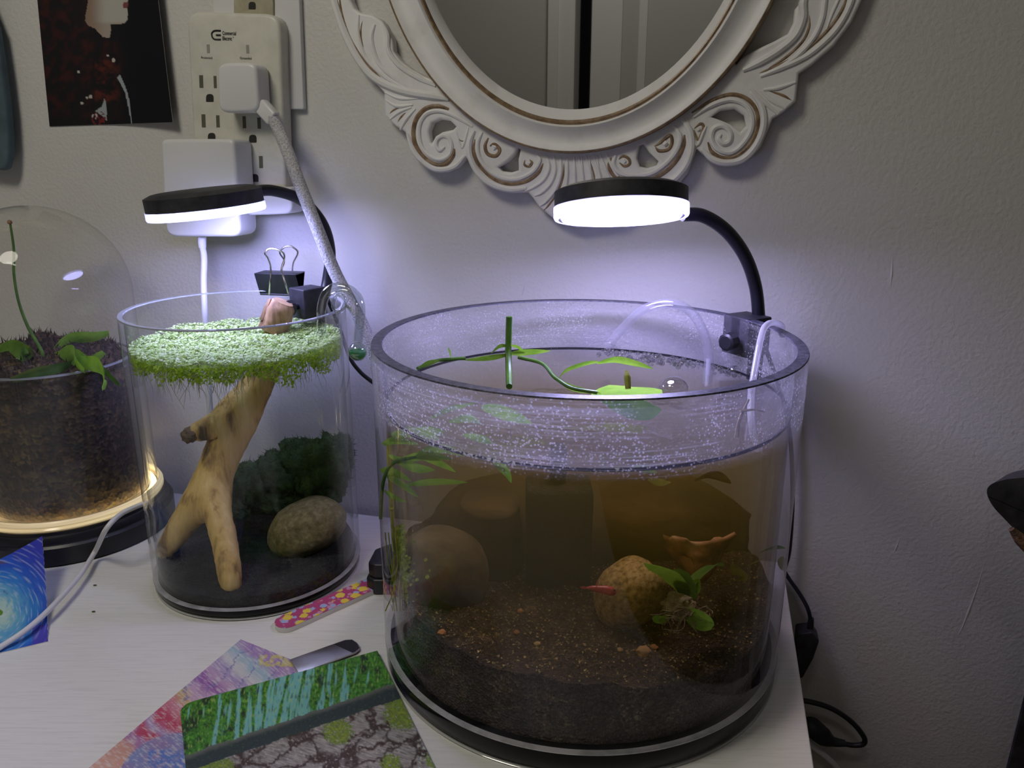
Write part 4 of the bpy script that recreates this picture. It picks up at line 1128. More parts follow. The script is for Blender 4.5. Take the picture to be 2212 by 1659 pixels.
# floating plants
fr = MB()
def frond(mb, c, r, nrm, seg=6):
    x = nrm.orthogonal().normalized(); y = nrm.cross(x)
    a0_ = random.uniform(0, 6)
    asp = random.uniform(0.65, 1)
    mb.add([c] + [c + (x * math.cos(a0_ + 2 * PI * k / seg) + y * asp * math.sin(a0_ + 2 * PI * k / seg)) * r - nrm * r * 0.22 for k in range(seg)], [(0, 1 + k, 1 + (k + 1) % seg) for k in range(seg)])
tries = 0
nf = 0
while nf < 11500:
    a, r = random.uniform(0, 2 * PI), 0.0822 * math.sqrt(random.random())
    x, y = SX + r * math.cos(a), SY + r * math.sin(a)
    h = 0.0035 * noise.noise(Vector((x * 60, y * 60, 2))) + 0.002
    nrm = Vector((random.gauss(0, .45), random.gauss(0, .45), 1)).normalized()
    frond(fr, Vector((x, y, SW + max(0, h) + random.uniform(0, 0.0028))), random.uniform(0.0007, 0.0015), nrm)
    nf += 1
fo = part('floating_plants', fr, M_DUCK, None, loc=(SX, SY, SW), smooth=False, fixn=False)
tag(fo, 'pale green carpet of tiny floating plants on the small tank', 'floating plants', kind='stuff')
fg = MB()
for i in range(10500):
    edge = random.random() < 0.62
    a = random.uniform(0, 2 * PI)
    r = random.uniform(0.070, 0.0825) if edge else 0.08 * math.sqrt(random.random())
    x, y = SX + r * math.cos(a), SY + r * math.sin(a)
    clump = 0.5 + 0.9 * noise.noise(Vector((math.cos(a) * 5, math.sin(a) * 5, r * 60)))
    dep = (random.random() ** 1.4) * (0.006 + 0.013 * max(0, clump))
    nrm = Vector((random.gauss(0, 1), random.gauss(0, 1), random.gauss(0.2, .6))).normalized()
    frond(fg, Vector((x, y, SW - 0.0005 - dep)), random.uniform(0.0006, 0.0015), nrm, 5)
part('hanging_fringe', fg, M_DUCKLOW, fo, smooth=False, fixn=False, kind='stuff')
rt = MB()
for i in range(1100):
    a = random.uniform(0, 2 * PI)
    r = random.uniform(0.02, 0.0815)
    p = Vector((SX + r * math.cos(a), SY + r * math.sin(a), SW - 0.003))
    Lr = random.uniform(0.010, 0.034) * (0.6 + 0.5 * random.random())
    w = 0.00020
    q = p.copy()
    d = Vector((random.gauss(0, .25), random.gauss(0, .25), -1)).normalized()
    pts = [q.copy()]
    for k in range(5):
        d = (d + Vector((random.gauss(0, .2), random.gauss(0, .2), -0.2))).normalized()
        q = q + d * (Lr / 5)
        rr = math.hypot(q.x - SX, q.y - SY)
        if rr > 0.0822:
            q.x = SX + (q.x - SX) * 0.0822 / rr; q.y = SY + (q.y - SY) * 0.0822 / rr
        pts.append(q.copy())
    rt.tube(pts, [w, w, w * 0.6], 3, 0, False)
part('roots', rt, M_ROOT, fo, smooth=False, fixn=False, kind='stuff')

# binder clip on the small tank's rim
BC = at(606, 612, .727)
bcx = Vector((0.985, -0.17, 0)).normalized(); bcy = Vector((0.17, 0.985, 0)).normalized()
bc = thing('binder_clip', BC - UP * 0.012, 'black binder clip with wire handles gripping the small tank rim', 'binder clip')
hw, hh = px2m(46, .727), px2m(23, .727)
def tri(x0):
    return [BC + bcx * x0 + bcy * b + UP * c for b, c in ((-0.0105, hh), (-0.0098, hh + 0.0008), (0.0098, hh + 0.0008), (0.0105, hh), (0.0022, -hh), (0.0034, -hh - 0.0012), (0.0010, -hh - 0.0016), (0.0, -hh), (0.0090, hh - 0.0016), (-0.0090, hh - 0.0016), (0.0, -hh), (-0.0010, -hh - 0.0016), (-0.0034, -hh - 0.0012), (-0.0022, -hh))]
for sgn, nm in ((-1, 'spring_side'), (1, 'spring_side')):
    pl4 = [(0.0105 * sgn, hh), (0.0028 * sgn, -hh), (0.0016 * sgn, -hh), (0.0093 * sgn, hh - 0.001)]
    part(nm, MB().prism([BC - bcx * hw * (1.0) + bcy * b + UP * c for b, c in pl4], bcx * hw * 2), M_BLACK, bc, bevel=0.0003)
    part('spring_lip', MB().tube([BC + bcx * hw * k + bcy * (0.0026 * sgn) - UP * hh for k in (-0.97, 0.97)], 0.0011, 8, 1), M_BLACK, bc)
part('spring_spine', MB().box(BC + UP * (hh - 0.0003), hw * 2, 0.0205, 0.0012, bcx, bcy, UP), M_BLACK, bc, bevel=0.0004)
def B2(x, y, Y): return at(540 + x / 5.183, 500 + y / 5.183, Y)
part('wire_handle', MB().tube([B2(215, 705, .7145), B2(225, 560, .710), B2(232, 400, .709), B2(200, 300, .708), B2(168, 245, .708), B2(215, 195, .708), B2(300, 200, .708), B2(375, 245, .708), B2(385, 310, .708), B2(355, 420, .709), B2(390, 560, .710), B2(435, 700, .7145), B2(480, 735, .7145)], 0.00085, 8, 6), M_STEEL, bc)
part('wire_handle', MB().tube([B2(340, 470, .740), B2(352, 420, .742), B2(385, 330, .744), B2(335, 240, .745), B2(380, 180, .745), B2(450, 165, .745), B2(520, 205, .745), B2(535, 250, .745), B2(490, 340, .744), B2(478, 420, .742), B2(480, 470, .740)], 0.00085, 8, 6), M_STEEL, bc)

# drop checker hooked over the small tank's rim
dc = thing('drop_checker', at(730, 620, .60), 'clear glass drop checker with green liquid hooked over the tank rim', 'drop checker')
part('glass_hook', MB().tube([B2(800, 1165, .605), B2(800, 1000, .605), B2(805, 850, .604), B2(850, 700, .602), B2(950, 632, .600), B2(1080, 640, .598), B2(1190, 720, .596), B2(1235, 850, .594), B2(1230, 1050, .593), B2(1210, 1240, .592)], px2m(10.5, .6), 16, 8, False), M_CHECKER, dc)
part('inner_loop', MB().tube([B2(960, 900, .601), B2(930, 820, .601), B2(960, 730, .601), B2(1030, 715, .600), B2(1070, 790, .600), B2(1030, 880, .600), B2(960, 905, .601)], 0.0016, 10, 6, False), M_CHECKER, dc)
bb = B2(1208, 1345, .592)
part('bulb', MB().ico(bb, px2m(20.5, .592), 4, (1, 1, 1.02)), M_CHECKER, dc)
ql = px2m(20.5, .592) * 0.93
part('green_liquid', MB().lathe([(0, -ql)] + [(ql * math.cos(a), ql * math.sin(a)) for a in [(-PI / 2) + (PI / 2 + 0.12) * k / 8 for k in range(1, 9)]] + [(0, ql * math.sin(0.12))], bb, 32), M_GREENLIQ, dc, label='green indicator liquid')

# ------------------------------------------------------------------ large tank contents
rock('egg_rock', at(1362, 1280, .478), (0.0225, 0.020, 0.0268), Matrix.Rotation(math.radians(28), 3, 'Y'), M_ROCK, 'tan speckled egg-shaped rock near the middle of the large tank', seed=5, amp=0.12)
rock('boulder', at(950, 1238, .50), (0.034, 0.028, 0.034), Matrix.Rotation(math.radians(30), 3, 'Y'), M_ROCK2, 'olive brown boulder at the left side of the large tank', seed=8, amp=0.14)
lg = thing('driftwood_log', at(1400, 1250, .61), 'big soaked brown driftwood log along the back of the large tank', 'driftwood')
lmb = MB()
P0 = [at(950, 1170, .575), at(1020, 1150, .585), at(1120, 1150, .595), at(1300, 1150, .600), at(1480, 1150, .592), at(1615, 1170, .578)]
lmb.tube(P0, [0.022, 0.042, 0.052, 0.054, 0.048, 0.022], 40, 14)
lmb.v = [p + (p - at(1300, 1150, .60)).normalized() * (0.004 * fbm(Vector((p.x * 14, p.y * 50, p.z * 50)))) for p in lmb.v]
part('log', lmb, M_LOG, lg, angle=0)
lm2 = MB().tube([at(1060, 1085, .545), at(1056, 1160, .547), at(1052, 1240, .546), at(1050, 1330, .545)], [0.022, 0.026, 0.028, 0.030], 28, 10)
lm2.v = [p + Vector((1, -1, 0)) * (0.003 * fbm(p * 40)) for p in lm2.v]
part('upright_stump', lm2, M_LOG, lg, angle=0)
flt = thing('sponge_filter', at(1205, 1310, .535), 'dark boxy sponge filter at the back of the large tank', 'filter')
part('sponge', MB().box(at(1205, 1165, .535), 0.048, 0.034, 0.092, Vector((1, 0, 0)), Vector((0, 1, 0)), UP), M_SPONGE, flt, bevel=0.004)
part('uplift_tube', MB().tube([at(1205, 1100, .535), at(1205, 1100, .535) + UP * 0.05], 0.006, 14, 2), M_BLACK, flt)
lf = thing('bark_piece', at(1510, 1232, .497), 'curled orange-brown bark piece resting behind the spotted plant', 'bark')
def C8(x, y, Y): return at(1200 + x / 3.6875, 950 + y / 3.6875, Y)
bmb = MB()
NU, NV = 24, 12
rows = []
for j in range(NV + 1):
    v = j / NV
    for i in range(NU + 1):
        u = i / NU
        top = 755 + 55 * math.sin(PI * u) + (20 if 0.15 < u < 0.35 else 0) * -1 - 45 * max(0, u - .8) * 5 * .5
        left = 855 + 180 * v ** 1.3
        right = 1425 - 170 * v ** 0.8
        x = left + (right - left) * u
        y = top + (310 - 90 * abs(u - .5)) * v
        Y = 0.492 - 0.016 * math.sin(PI * u) * (0.4 + v) + 0.010 * v + 0.004 * noise.noise(Vector((u * 5, v * 5, 0)))
        rows.append(C8(x, y, Y))
fs = [(j * (NU + 1) + i, j * (NU + 1) + i + 1, (j + 1) * (NU + 1) + i + 1, (j + 1) * (NU + 1) + i) for j in range(NV) for i in range(NU)]
bmb.add(rows, fs)
bo = part('bark_curl', bmb, M_BARK, lf, angle=0)
sol = bo.modifiers.new('thickness', 'SOLIDIFY'); sol.thickness = 0.003
aplant = thing('anubias_plant', C8(1030, 1240, 0.449), 'small plant with four spotted green leaves by the egg-shaped rock', 'plant')
for pts, w, m in ((((1010, 1235, 0.449), (985, 1160, 0.445), (900, 1060, 0.438), (800, 1010, 0.432), (705, 980, 0.428)), 0.0078, M_LEAFS),
                  (((1030, 1240, 0.449), (1100, 1130, 0.452), (1190, 1050, 0.457), (1260, 1000, 0.462), (1335, 1005, 0.467)), 0.0080, M_LEAFD),
                  (((1020, 1250, 0.448), (1035, 1170, 0.442), (1050, 1100, 0.438), (1060, 1060, 0.436)), 0.0085, M_LEAFD),
                  (((1060, 1240, 0.449), (1120, 1180, 0.446), (1150, 1110, 0.444)), 0.004, M_LEAFS)):
    part('leaf', MB().leaf([C8(*p) for p in pts], w * 1.2, Vector((.35, -.75, .55)), 0.12, 8, 5), m, aplant, fixn=False)
part('stem', MB().tube([C8(1030, 1240, 0.449), C8(1020, 1330, 0.449)], 0.0016, 8, 3), M_LEAFD, aplant)
bp2 = thing('rooted_plant', C8(1000, 1440, 0.424), 'low plant with two rounded leaves and a tangled root ball', 'plant')
rnd = lambda t: math.sin(PI * min(1, 0.12 + 0.88 * t)) ** 0.5
part('leaf', MB().leaf([C8(930, 1400, 0.424), C8(880, 1420, 0.420), C8(830, 1420, 0.418), C8(790, 1400, 0.417)], 0.0058, Vector((.1, -.55, .85)), 0.1, 8, 5, rnd), M_LEAF, bp2, fixn=False)
part('leaf', MB().leaf([C8(1040, 1440, 0.424), C8(1120, 1440, 0.418), C8(1200, 1450, 0.414), C8(1262, 1455, 0.412)], 0.0105, Vector((.1, -.55, .85)), 0.1, 8, 5, rnd), M_LEAFS, bp2, fixn=False)
part('rhizome', MB().ico(C8(985, 1330, 0.425), 1, 4, (0.0098, 0.008, 0.0075), None, 0.3, 2.2, 3, 0.2), M_ROCK3, bp2)
for i in range(34):
    c = C8(random.uniform(850, 1230), random.uniform(1290, 1460), 0.417 + random.uniform(-.006, .006))
    P = [c]
    for k in range(3):
        c = c + Vector((random.gauss(0, .0035), random.gauss(0, .002), random.gauss(-.001, .0025)))
        P.append(c)
    part('root', MB().tube(P, 0.00028, 4, 3), M_FIBRE, bp2)
def loose_leaf(pts, w, m, label, Yd=None, side=None, name='loose_leaf'):
    P = [at(*p) for p in pts]
    o = part(name, MB().leaf(P, w, side or Vector((.3, -.6, .7)), 0.15, 8, 5), m, None, loc=P[0], fixn=False)
    return tag(o, label, 'leaf')
loose_leaf([(1592, 1258, .50), (1602, 1245, .50), (1590, 1228, .498), (1580, 1215, .498)], 0.0055, M_LEAFY, 'yellowing leaf on the soil beside the bark piece')
loose_leaf([(1615, 1222, .51), (1635, 1215, .512), (1648, 1208, .515)], 0.004, M_LEAFY, 'small yellow-green leaf near the right wall of the large tank')
loose_leaf([(1690, 1232, .530), (1690, 1215, .528), (1692, 1202, .527)], 0.0035, M_LEAFY, 'bright yellow-green leaf tip against the right glass of the large tank')
loose_leaf([(1640, 1195, .53), (1670, 1185, .532), (1698, 1185, .534)], 0.0045, M_LEAFD, 'olive leaf lying high on the soil at the right glass')
loose_leaf([(1500, 1040, .52), (1540, 1028, .52), (1580, 1045, .522)], 0.006, M_BARK, 'brown dead leaf floating just below the waterline')
loose_leaf([(1400, 1035, .50), (1430, 1045, .50), (1450, 1042, .50)], 0.005, M_LEAFY, 'pale green leaf just under the waterline, middle right')
loose_leaf([(1370, 1008, .42), (1390, 1014, .42), (1420, 1022, .42)], 0.0038, M_LEAF, 'short green leaf at the front waterline of the large tank')
# shrimp
shr = thing('shrimp', at(1300, 1278, .434), 'small red shrimp swimming in front of the egg-shaped rock', 'shrimp')
def S8(x, y, Y=.434): return C8(x, y, Y)
part('body', MB().tube([S8(250, 1180), S8(290, 1180), S8(340, 1190), S8(400, 1195), S8(440, 1205), S8(470, 1208), S8(480, 1205)], [0.0006, 0.0014, 0.0022, 0.0027, 0.0030, 0.0022, 0.0008], 12, 6), M_SHRIMP, shr)
part('tail_fan', MB().leaf([S8(255, 1180), S8(225, 1176), S8(195, 1172)], 0.0014, Vector((0, -.4, 1)), 0.1, 5, 3), M_SHRIMP, shr, fixn=False)
part('rostrum', MB().leaf([S8(325, 1165), S8(332, 1145), S8(340, 1112)], 0.0006, Vector((1, 0, .2)), 0.1, 4, 2), M_SHRIMP, shr, fixn=False)
for k in range(5):
    x = 370 + 22 * k
    part('leg', MB().tube([S8(x, 1205), S8(x + 8, 1225), S8(x - 4, 1238)], 0.00025, 4, 3), M_SHRIMP, shr)
for dy in (-1, 1):
    part('antenna', MB().tube([S8(478, 1205), S8(500, 1195 + dy * 12), S8(525, 1190 + dy * 22)], 0.00018, 4, 3), M_SHRIMP, shr)
part('eye', MB().ico(S8(470, 1198, .4315), 0.0007, 2), M_SLOT, shr)
# pebbles
for x, y, r, lab, cl in ((954, 1366, .0022, 'small orange pebble on the soil at the left', (0.62, 0.27, 0.10)), (1161, 1391, .0020, 'small cream pebble on the soil near the middle front', (0.55, 0.42, 0.24)),
                     (1390, 1408, .0040, 'largest tan gravel chip on the soil in front of the rooted plant', (0.5, 0.32, 0.14)), (1413, 1398, .0022, 'small orange gravel chip behind the largest chip', (0.55, 0.28, 0.10)),
                     (1124, 1320, .0018, 'tiny orange grain at the foot of the dark stump', (0.6, 0.32, 0.13)), (1115, 1366, .0018, 'tiny brown grain on the soil left of centre', (0.42, 0.2, 0.09)), (1340, 1404, .0016, 'tiny tan grain left of the largest chip', (0.5, 0.35, 0.2))):
    z = 0.056
    for _ in range(6):
        p = tab(x, y, z); z = big_soil(p.x, p.y) + r * 0.3
    tag(part('pebble', MB().ico(tab(x, y, z), r, 3, (1.2, 1, .8), None, 0.3, 2, int(x)), mat('pebble_stone', cl, 0.7, var=(300, [(0.3, tuple(c * .6 for c in cl)), (0.7, cl)])), None, loc=tab(x, y, z)), lab, 'pebble', 'gravel chips on the soil')
# stem plants at the left of the large tank
def stem_plant(name, label, stem, leaves, m=M_LEAF, r=0.0012, cat='plant'):
    t = thing(name, at(*stem[0]), label, cat)
    part('stem', MB().tube([at(*p) for p in stem], r, 8, 6), M_LEAFD if m is not M_MOSSB else m, t)
    for pts, w in leaves:
        part('leaf', MB().leaf([at(*p) for p in pts], w, Vector((.15, -.45, .85)), 0.15, 7, 4), m, t, fixn=False)
    return t
stem_plant('emergent_plant', 'upright green stem rising above the water in the large tank', [(1100, 835, .50), (1099, 800, .52), (1098, 760, .53), (1099, 720, .53), (1100, 684, .53)],
    [([(1100, 765, .53), (1135, 762, .528), (1190, 758, .525)], 0.0028), ([(1100, 765, .53), (1060, 772, .528), (1000, 778, .525)], 0.0026), ([(1098, 746, .53), (1078, 748, .53), (1060, 764, .528)], 0.0018),
     ([(1100, 746, .53), (1118, 750, .53), (1135, 762, .528)], 0.0014)], r=0.0022)
stem_plant('floating_plant', 'long green stem floating against the left wall of the large tank', [(902, 796, .50), (940, 780, .515), (975, 776, .52), (1005, 774, .523)],
    [([(975, 776, .52), (972, 760, .52), (968, 750, .52)], 0.0012), ([(905, 796, .50), (925, 786, .505), (950, 780, .512)], 0.0026)], r=0.0012)
stem_plant('runner_plant', 'curling green runner with a pale node near the floating leaf', [(1120, 772, .54), (1170, 785, .53), (1195, 812, .515), (1205, 820, .51), (1235, 838, .50), (1290, 848, .495)],
    [([(1205, 820, .51), (1225, 800, .52), (1270, 785, .53), (1300, 782, .535)], 0.0022), ([(1290, 785, .535), (1330, 778, .535), (1370, 785, .53), (1412, 797, .525)], 0.0030), ([(1205, 822, .51), (1240, 840, .50), (1300, 850, .495)], 0.0025)], r=0.0013)
fl = thing('floating_leaf', at(1355, 850, .475), 'wide bright green leaf floating at the middle of the large tank', 'leaf')
fz = [tab(1296, 838, BW + .0015), tab(1330, 846, BW + .0015), tab(1370, 848, BW + .0015), tab(1430, 842, BW + .0015)]
part('blade', MB().leaf(fz, 0.0175, Vector((0.1, 1, 0.05)), 0.06, 8, 6, rnd), M_LEAF, fl, fixn=False)
part('bud', MB().tube([at(1357, 840, .478), at(1355, 815, .48), at(1353, 800, .482)], [0.0018, 0.0022, 0.0008], 8, 4), M_LEAFY, fl)
part('sunken_blade', MB().leaf([at(1300, 862, .46), at(1350, 880, .452), at(1400, 890, .45), at(1430, 885, .45)], 0.0075, Vector((.1, -.3, .9)), 0.1, 8, 5), M_LEAFD, fl, fixn=False)
stem_plant('submerged_stem', 'leafy green stem under the surface at the left of the large tank', [(822, 1120, .50), (828, 1040, .49), (850, 1000, .48), (900, 985, .47)],
    [([(822, 1018, .49), (850, 1022, .485), (890, 1040, .48)], 0.0042), ([(880, 1048, .48), (940, 1042, .47), (1012, 1042, .462)], 0.0030), ([(850, 1000, .48), (920, 985, .465), (980, 992, .455)], 0.0034),
     ([(830, 1060, .49), (850, 1075, .488), (878, 1085, .486)], 0.0030), ([(900, 985, .47), (945, 1000, .462), (985, 1020, .458)], 0.0034), ([(826, 960, .49), (860, 952, .482), (905, 960, .475)], 0.0032),
     ([(840, 985, .485), (890, 1010, .472), (940, 1015, .464)], 0.0045), ([(835, 1030, .488), (870, 1050, .48), (905, 1075, .474)], 0.0040), ([(900, 985, .47), (950, 970, .462), (1010, 985, .452)], 0.0040), ([(845, 940, .488), (900, 935, .475), (950, 950, .465)], 0.0042)])
stem_plant('drooping_plant', 'drooping green leaves just behind the front glass of the large tank', [(1060, 990, .44), (1080, 1000, .43), (1095, 1010, .425)],
    [([(1065, 1000, .43), (1090, 1018, .424), (1105, 1044, .42)], 0.0044), ([(930, 905, .455), (970, 885, .46), (1030, 870, .465)], 0.0026), ([(970, 912, .45), (1010, 905, .452), (1040, 915, .448)], 0.0036), ([(1000, 940, .44), (1040, 950, .436), (1065, 958, .434)], 0.0034),
     ([(1040, 880, .46), (1090, 895, .455), (1150, 915, .45)], 0.0060), ([(900, 930, .46), (935, 935, .456), (960, 930, .455)], 0.0045)], M_LEAF)
mw = thing('moss_clump', at(850, 1320, .485), 'bright yellow-green moss hanging on the left wall of the large tank', 'moss')
mk = MB()
for i in range(900):
    x = random.gauss(843, 14); y = random.uniform(1140, 1300)
    if random.random() < 0.3: x, y = random.gauss(872, 16), random.gauss(1250, 28)
    c = at(x, y, random.uniform(.468, .492))
    if math.hypot(c.x - BX, c.y - BY) > 0.1355:
        k = 0.1355 / math.hypot(c.x - BX, c.y - BY)
        c = Vector((BX + (c.x - BX) * k, BY + (c.y - BY) * k, c.z))
    frond(mk, c, random.uniform(.0007, .0017), Vector((random.gauss(0, .6), -1, random.gauss(0.2, .6))).normalized(), 5)
part('fronds', mk, M_MOSSB, mw, smooth=False, fixn=False, kind='stuff')
for i in range(7):
    x = 832 + i * 7
    part('strand', MB().tube([at(x, 1150, .482), at(x + 6, 1210, .479), at(x + random.uniform(-4, 18), 1270, .477), at(x + random.uniform(0, 14), 1320, .476)], 0.0004, 5, 6), M_MOSSB, mw)
sk = thing('bare_stem', at(848, 1180, .495), 'thin tan stem standing at the left wall of the large tank', 'plant stem')
part('stem', MB().tube([at(852, 1190, .495), at(846, 1100, .493), at(840, 1000, .49), at(838, 950, .49)], 0.0013, 8, 6), M_LEAFY, sk)
part('node', MB().ico(at(846, 1098, .493), 0.0019, 2), M_LEAFY, sk)
# froth and bubbles on the surface
M_BUB = glass('bubble_film', (0.97, 0.97, 1.0), 0.10, 0.0, gain=2.2)
fb = MB()
for i in range(420):
    u = random.random()
    x = 1300 + 330 * u + random.gauss(0, 10)
    y = 752 + 48 * u + random.gauss(0, 9)
    p = tab(x, y, BW)
    if math.hypot(p.x - BX, p.y - BY) > 0.134: continue
    fb.ico(p, random.choice((.0009, .0013, .0018, .0024)), 1)
fo2 = part('froth', fb, M_BUB, None, loc=tab(1460, 775, BW))
tag(fo2, 'band of small air bubbles on the back water surface', 'bubbles', kind='stuff')
for x, y, r, lab in ((1455, 838, .0105, 'large clear air bubble beside the floating leaf'), (1585, 800, .0052, 'medium air bubble near the lamp clamp'), (1317, 742, .0058, 'medium air bubble at the foot of the clear tube')):
    p = tab(x, y, BW)
    mb = MB().lathe([(r * math.cos(a * PI / 16), r * 0.8 * math.sin(a * PI / 16)) for a in range(0, 8)] + [(0, r * 0.8)], p, 32)
    tag(part('air_bubble', mb, M_BUB, None, loc=p), lab, 'bubble')
# clear tube and hook
tb = thing('air_tube', tab(1530, 800, BW), 'clear air tube arching out of the water of the large tank', 'tube')
part('hose', MB().tube([at(1308, 752, .615), at(1340, 715, .615), at(1385, 672, .61), at(1440, 655, .605), at(1490, 672, .60), at(1520, 720, .595), at(1531, 780, .59), at(1527, 830, .585)], px2m(10, .6), 16, 10, False), M_TUBE, tb)
part('tube_end', MB().tube([at(1531, 775, .59), at(1527, 835, .585)], px2m(5, .6), 10, 3), M_ROD, tb)
hk = thing('hook_rod', at(1660, 700, .545), 'clear bent hanging rod hooked over the right rim of the large tank', 'hook')
part('rod', MB().tube([at(1640, 975, .475), at(1625, 930, .478), at(1622, 860, .49), at(1632, 790, .505), at(1645, 725, .525), at(1655, 703, .54), at(1672, 697, .555), at(1688, 704, .565), at(1690, 720, .568)], px2m(7, .53), 12, 8), M_ROD, hk)
part('rod_end', MB().ico(at(1690, 722, .568), px2m(8, .56), 2), M_ROD, hk)
tw = thing('twig', at(1610, 940, .47), 'thin brown twig under the hook in the large tank', 'twig')
part('twig_stem', MB().tube([at(1590, 945, .465), at(1598, 905, .467), at(1618, 862, .47)], [0.0014, 0.001, 0.0006], 6, 5), M_FIBRE, tw)
part('twig_fork', MB().tube([at(1600, 888, .467), at(1630, 885, .468), at(1652, 890, .47)], [0.0009, 0.0007, 0.0004], 6, 5), M_FIBRE, tw)

# ------------------------------------------------------------------ things lying on the desk
nf_ = thing('nail_file', tab(720, 1300, 0), 'pink flowered nail file between the two tanks', 'nail file')
A, B = tab(622, 1352, 0.0), tab(858, 1246, 0.0)
d = (B - A).normalized(); s = Vector((-d.y, d.x, 0)); wd = 0.0098
ol = []
for k in range(13):
    a = PI / 2 + PI * k / 12; ol.append(A + d * (math.cos(a) * wd) + s * (math.sin(a) * wd))
for k in range(13):
    a = -PI / 2 + PI * k / 12; ol.append(B + d * (math.cos(a) * wd) + s * (math.sin(a) * wd))
part('foam_core', MB().prism([p + UP * 0.0044 for p in ol], UP * -0.0044), mat('white_foam', (0.68, 0.67, 0.66), 0.8, bump=(400, .2, .0004)), nf_, bevel=0.0004)
mf, tf, of = nt('pink_flower_print')
bf = node(tf, 'ShaderNodeBsdfPrincipled', Roughness=0.7)
def flower_layer(prev, scale, rad, col, seed):
    v = node(tf, 'ShaderNodeTexVoronoi', Scale=scale, Randomness=0.75)
    mpv = coord(tf, (1, 1, 1)); ofs = node(tf, 'ShaderNodeVectorMath', operation='ADD'); ofs.inputs[1].default_value = (seed, seed * .7, 0)
    tf.links.new(mpv, ofs.inputs[0]); tf.links.new(ofs.outputs[0], v.inputs['Vector'])
    dsn = node(tf, 'ShaderNodeTexNoise', Scale=900.0, Detail=1.0); tf.links.new(mpv, dsn.inputs['Vector'])
    md = node(tf, 'ShaderNodeMath', operation='MULTIPLY_ADD'); tf.links.new(dsn.outputs['Fac'], md.inputs[0]); md.inputs[1].default_value = 0.30
    tf.links.new(v.outputs['Distance'], md.inputs[2])
    lt = node(tf, 'ShaderNodeMath', operation='LESS_THAN'); tf.links.new(md.outputs[0], lt.inputs[0]); lt.inputs[1].default_value = rad
    mxc = node(tf, 'ShaderNodeMix', data_type='RGBA'); tf.links.new(lt.outputs[0], mxc.inputs[0])
    if isinstance(prev, tuple): mxc.inputs[6].default_value = (*prev, 1)
    else: tf.links.new(prev, mxc.inputs[6])
    mxc.inputs[7].default_value = (*col, 1)
    return mxc.outputs[2]
c_ = flower_layer((0.44, 0.06, 0.19), 150, 0.50, (0.60, 0.28, 0.42), 0.33)
c_ = flower_layer(c_, 120, 0.50, (0.36, 0.46, 0.72), 1.7)
c_ = flower_layer(c_, 95, 0.52, (0.78, 0.60, 0.08), 4.2)
tf.links.new(c_, bf.inputs['Base Color']); tf.links.new(bf.outputs[0], of.inputs['Surface'])
part('printed_face', MB().prism([p + UP * 0.0047 for p in ol], UP * -0.0003), mf, nf_, smooth=False)
kb = thing('plug_adapter', tab(820, 1235, 0), 'black faceted plug lying beside the large tank', 'plug')
kc = tab(845, 1228, 0.014)
part('plug_body', MB().prism([kc + Vector((x, y, 0)) for x, y in ((-.017, -.013), (-.011, -.018), (.02, -.018), (.024, .01), (.01, .02), (-.004, .02), (-.015, .010))], UP * 0.0135).prism([kc - UP * 0.0138 + Vector((x, y, 0)) for x, y in ((-.019, -.014), (-.012, -.02), (.02, -.02), (.024, .01), (.01, .022), (-.004, .022), (-.017, .011))], UP * 0.014), M_BLACK, kb, bevel=0.002, angle=30)
# drawings
def pastel_col(x, y):
    p = Vector((x / 40, y / 30, 0))
    n1, n2 = fbm(p), fbm(p * 3 + Vector((3, 1, 0)))
    t = (x - 520) * -0.65 + (y - 1380) * 0.75 + 26 * n1     # distance down the sheet
    u = (x - 520) * 0.75 + (y - 1380) * 0.6
    bands = [(0, srgb(168, 130, 200)), (26, srgb(150, 190, 215)), (50, srgb(200, 205, 215)), (70, srgb(165, 145, 205)), (95, srgb(190, 150, 200)), (120, srgb(150, 70, 180)), (150, srgb(200, 160, 205)), (172, srgb(205, 170, 90)), (195, srgb(215, 120, 150)), (235, srgb(205, 30, 95)), (262, srgb(175, 150, 210)), (285, srgb(200, 20, 85)), (310, srgb(175, 110, 180)), (345, srgb(215, 150, 130)), (400, srgb(225, 165, 145)), (460, srgb(225, 170, 150))]
    c = bands[-1][1]
    for (a, ca), (b, cb) in zip(bands, bands[1:]):
        if t < b:
            c = mixc(ca, cb, sst(a, b, t)); break
    e = math.hypot((x - 400) / 1.25, (y - 1700)) - 118
    if e < 0 or y > 1640 and x > 300:
        c = mixc(srgb(120, 140, 205), srgb(150, 120, 190), 0.5 + 1.5 * n1)
        if x > 320 and y > 1620: c = mixc(srgb(70, 120, 215), c, sst(-0.1, 0.25, n2))
    if 560 < x < 640 and 1415 < y < 1440 and n2 > -0.05: c = mixc(srgb(215, 205, 50), c, 0.2)
    if abs((u + 30 * n1) % 38 - 19) < 1.6 and t < 180: c = mixc(c, srgb(90, 100, 190), 0.6)
    st = noise.noise(Vector(((x + y) / 26, (x - y * 1.2) / 4, 7))) + 0.5 * n2
    g = sum(c) / 3
    c = mixc(c, (g * 1.05, g, g * 0.95), 0.22)
    return mixc(c, srgb(226, 222, 222), 0.60 * sst(-0.05, 0.5, st))
def quad(px4, z):
    a, b, c, d_ = [tab(x, y, z) for x, y in px4]
    return lambda u, v: (a * (1 - u) + b * u) * (1 - v) + (d_ * (1 - u) + c * u) * v
M_PAINT = vcol('oil_pastel_paint', 0.55, (500, 0.5, 0.0008))
TLp, TRp, BLp = tab(520, 1381, .001), tab(705, 1455, .001), tab(190, 1660, .001)
dl = (BLp - TLp).normalized(); dr = (TRp - TLp).normalized()
sheet('pastel_drawing', lambda u, v: TLp + dr * (0.12 * u) + dl * (0.155 * v), 180, 220, M_PAINT, pastel_col, 'pink and lilac pastel drawing under the green painting', 'drawing', 0.0008, origin=BLp)
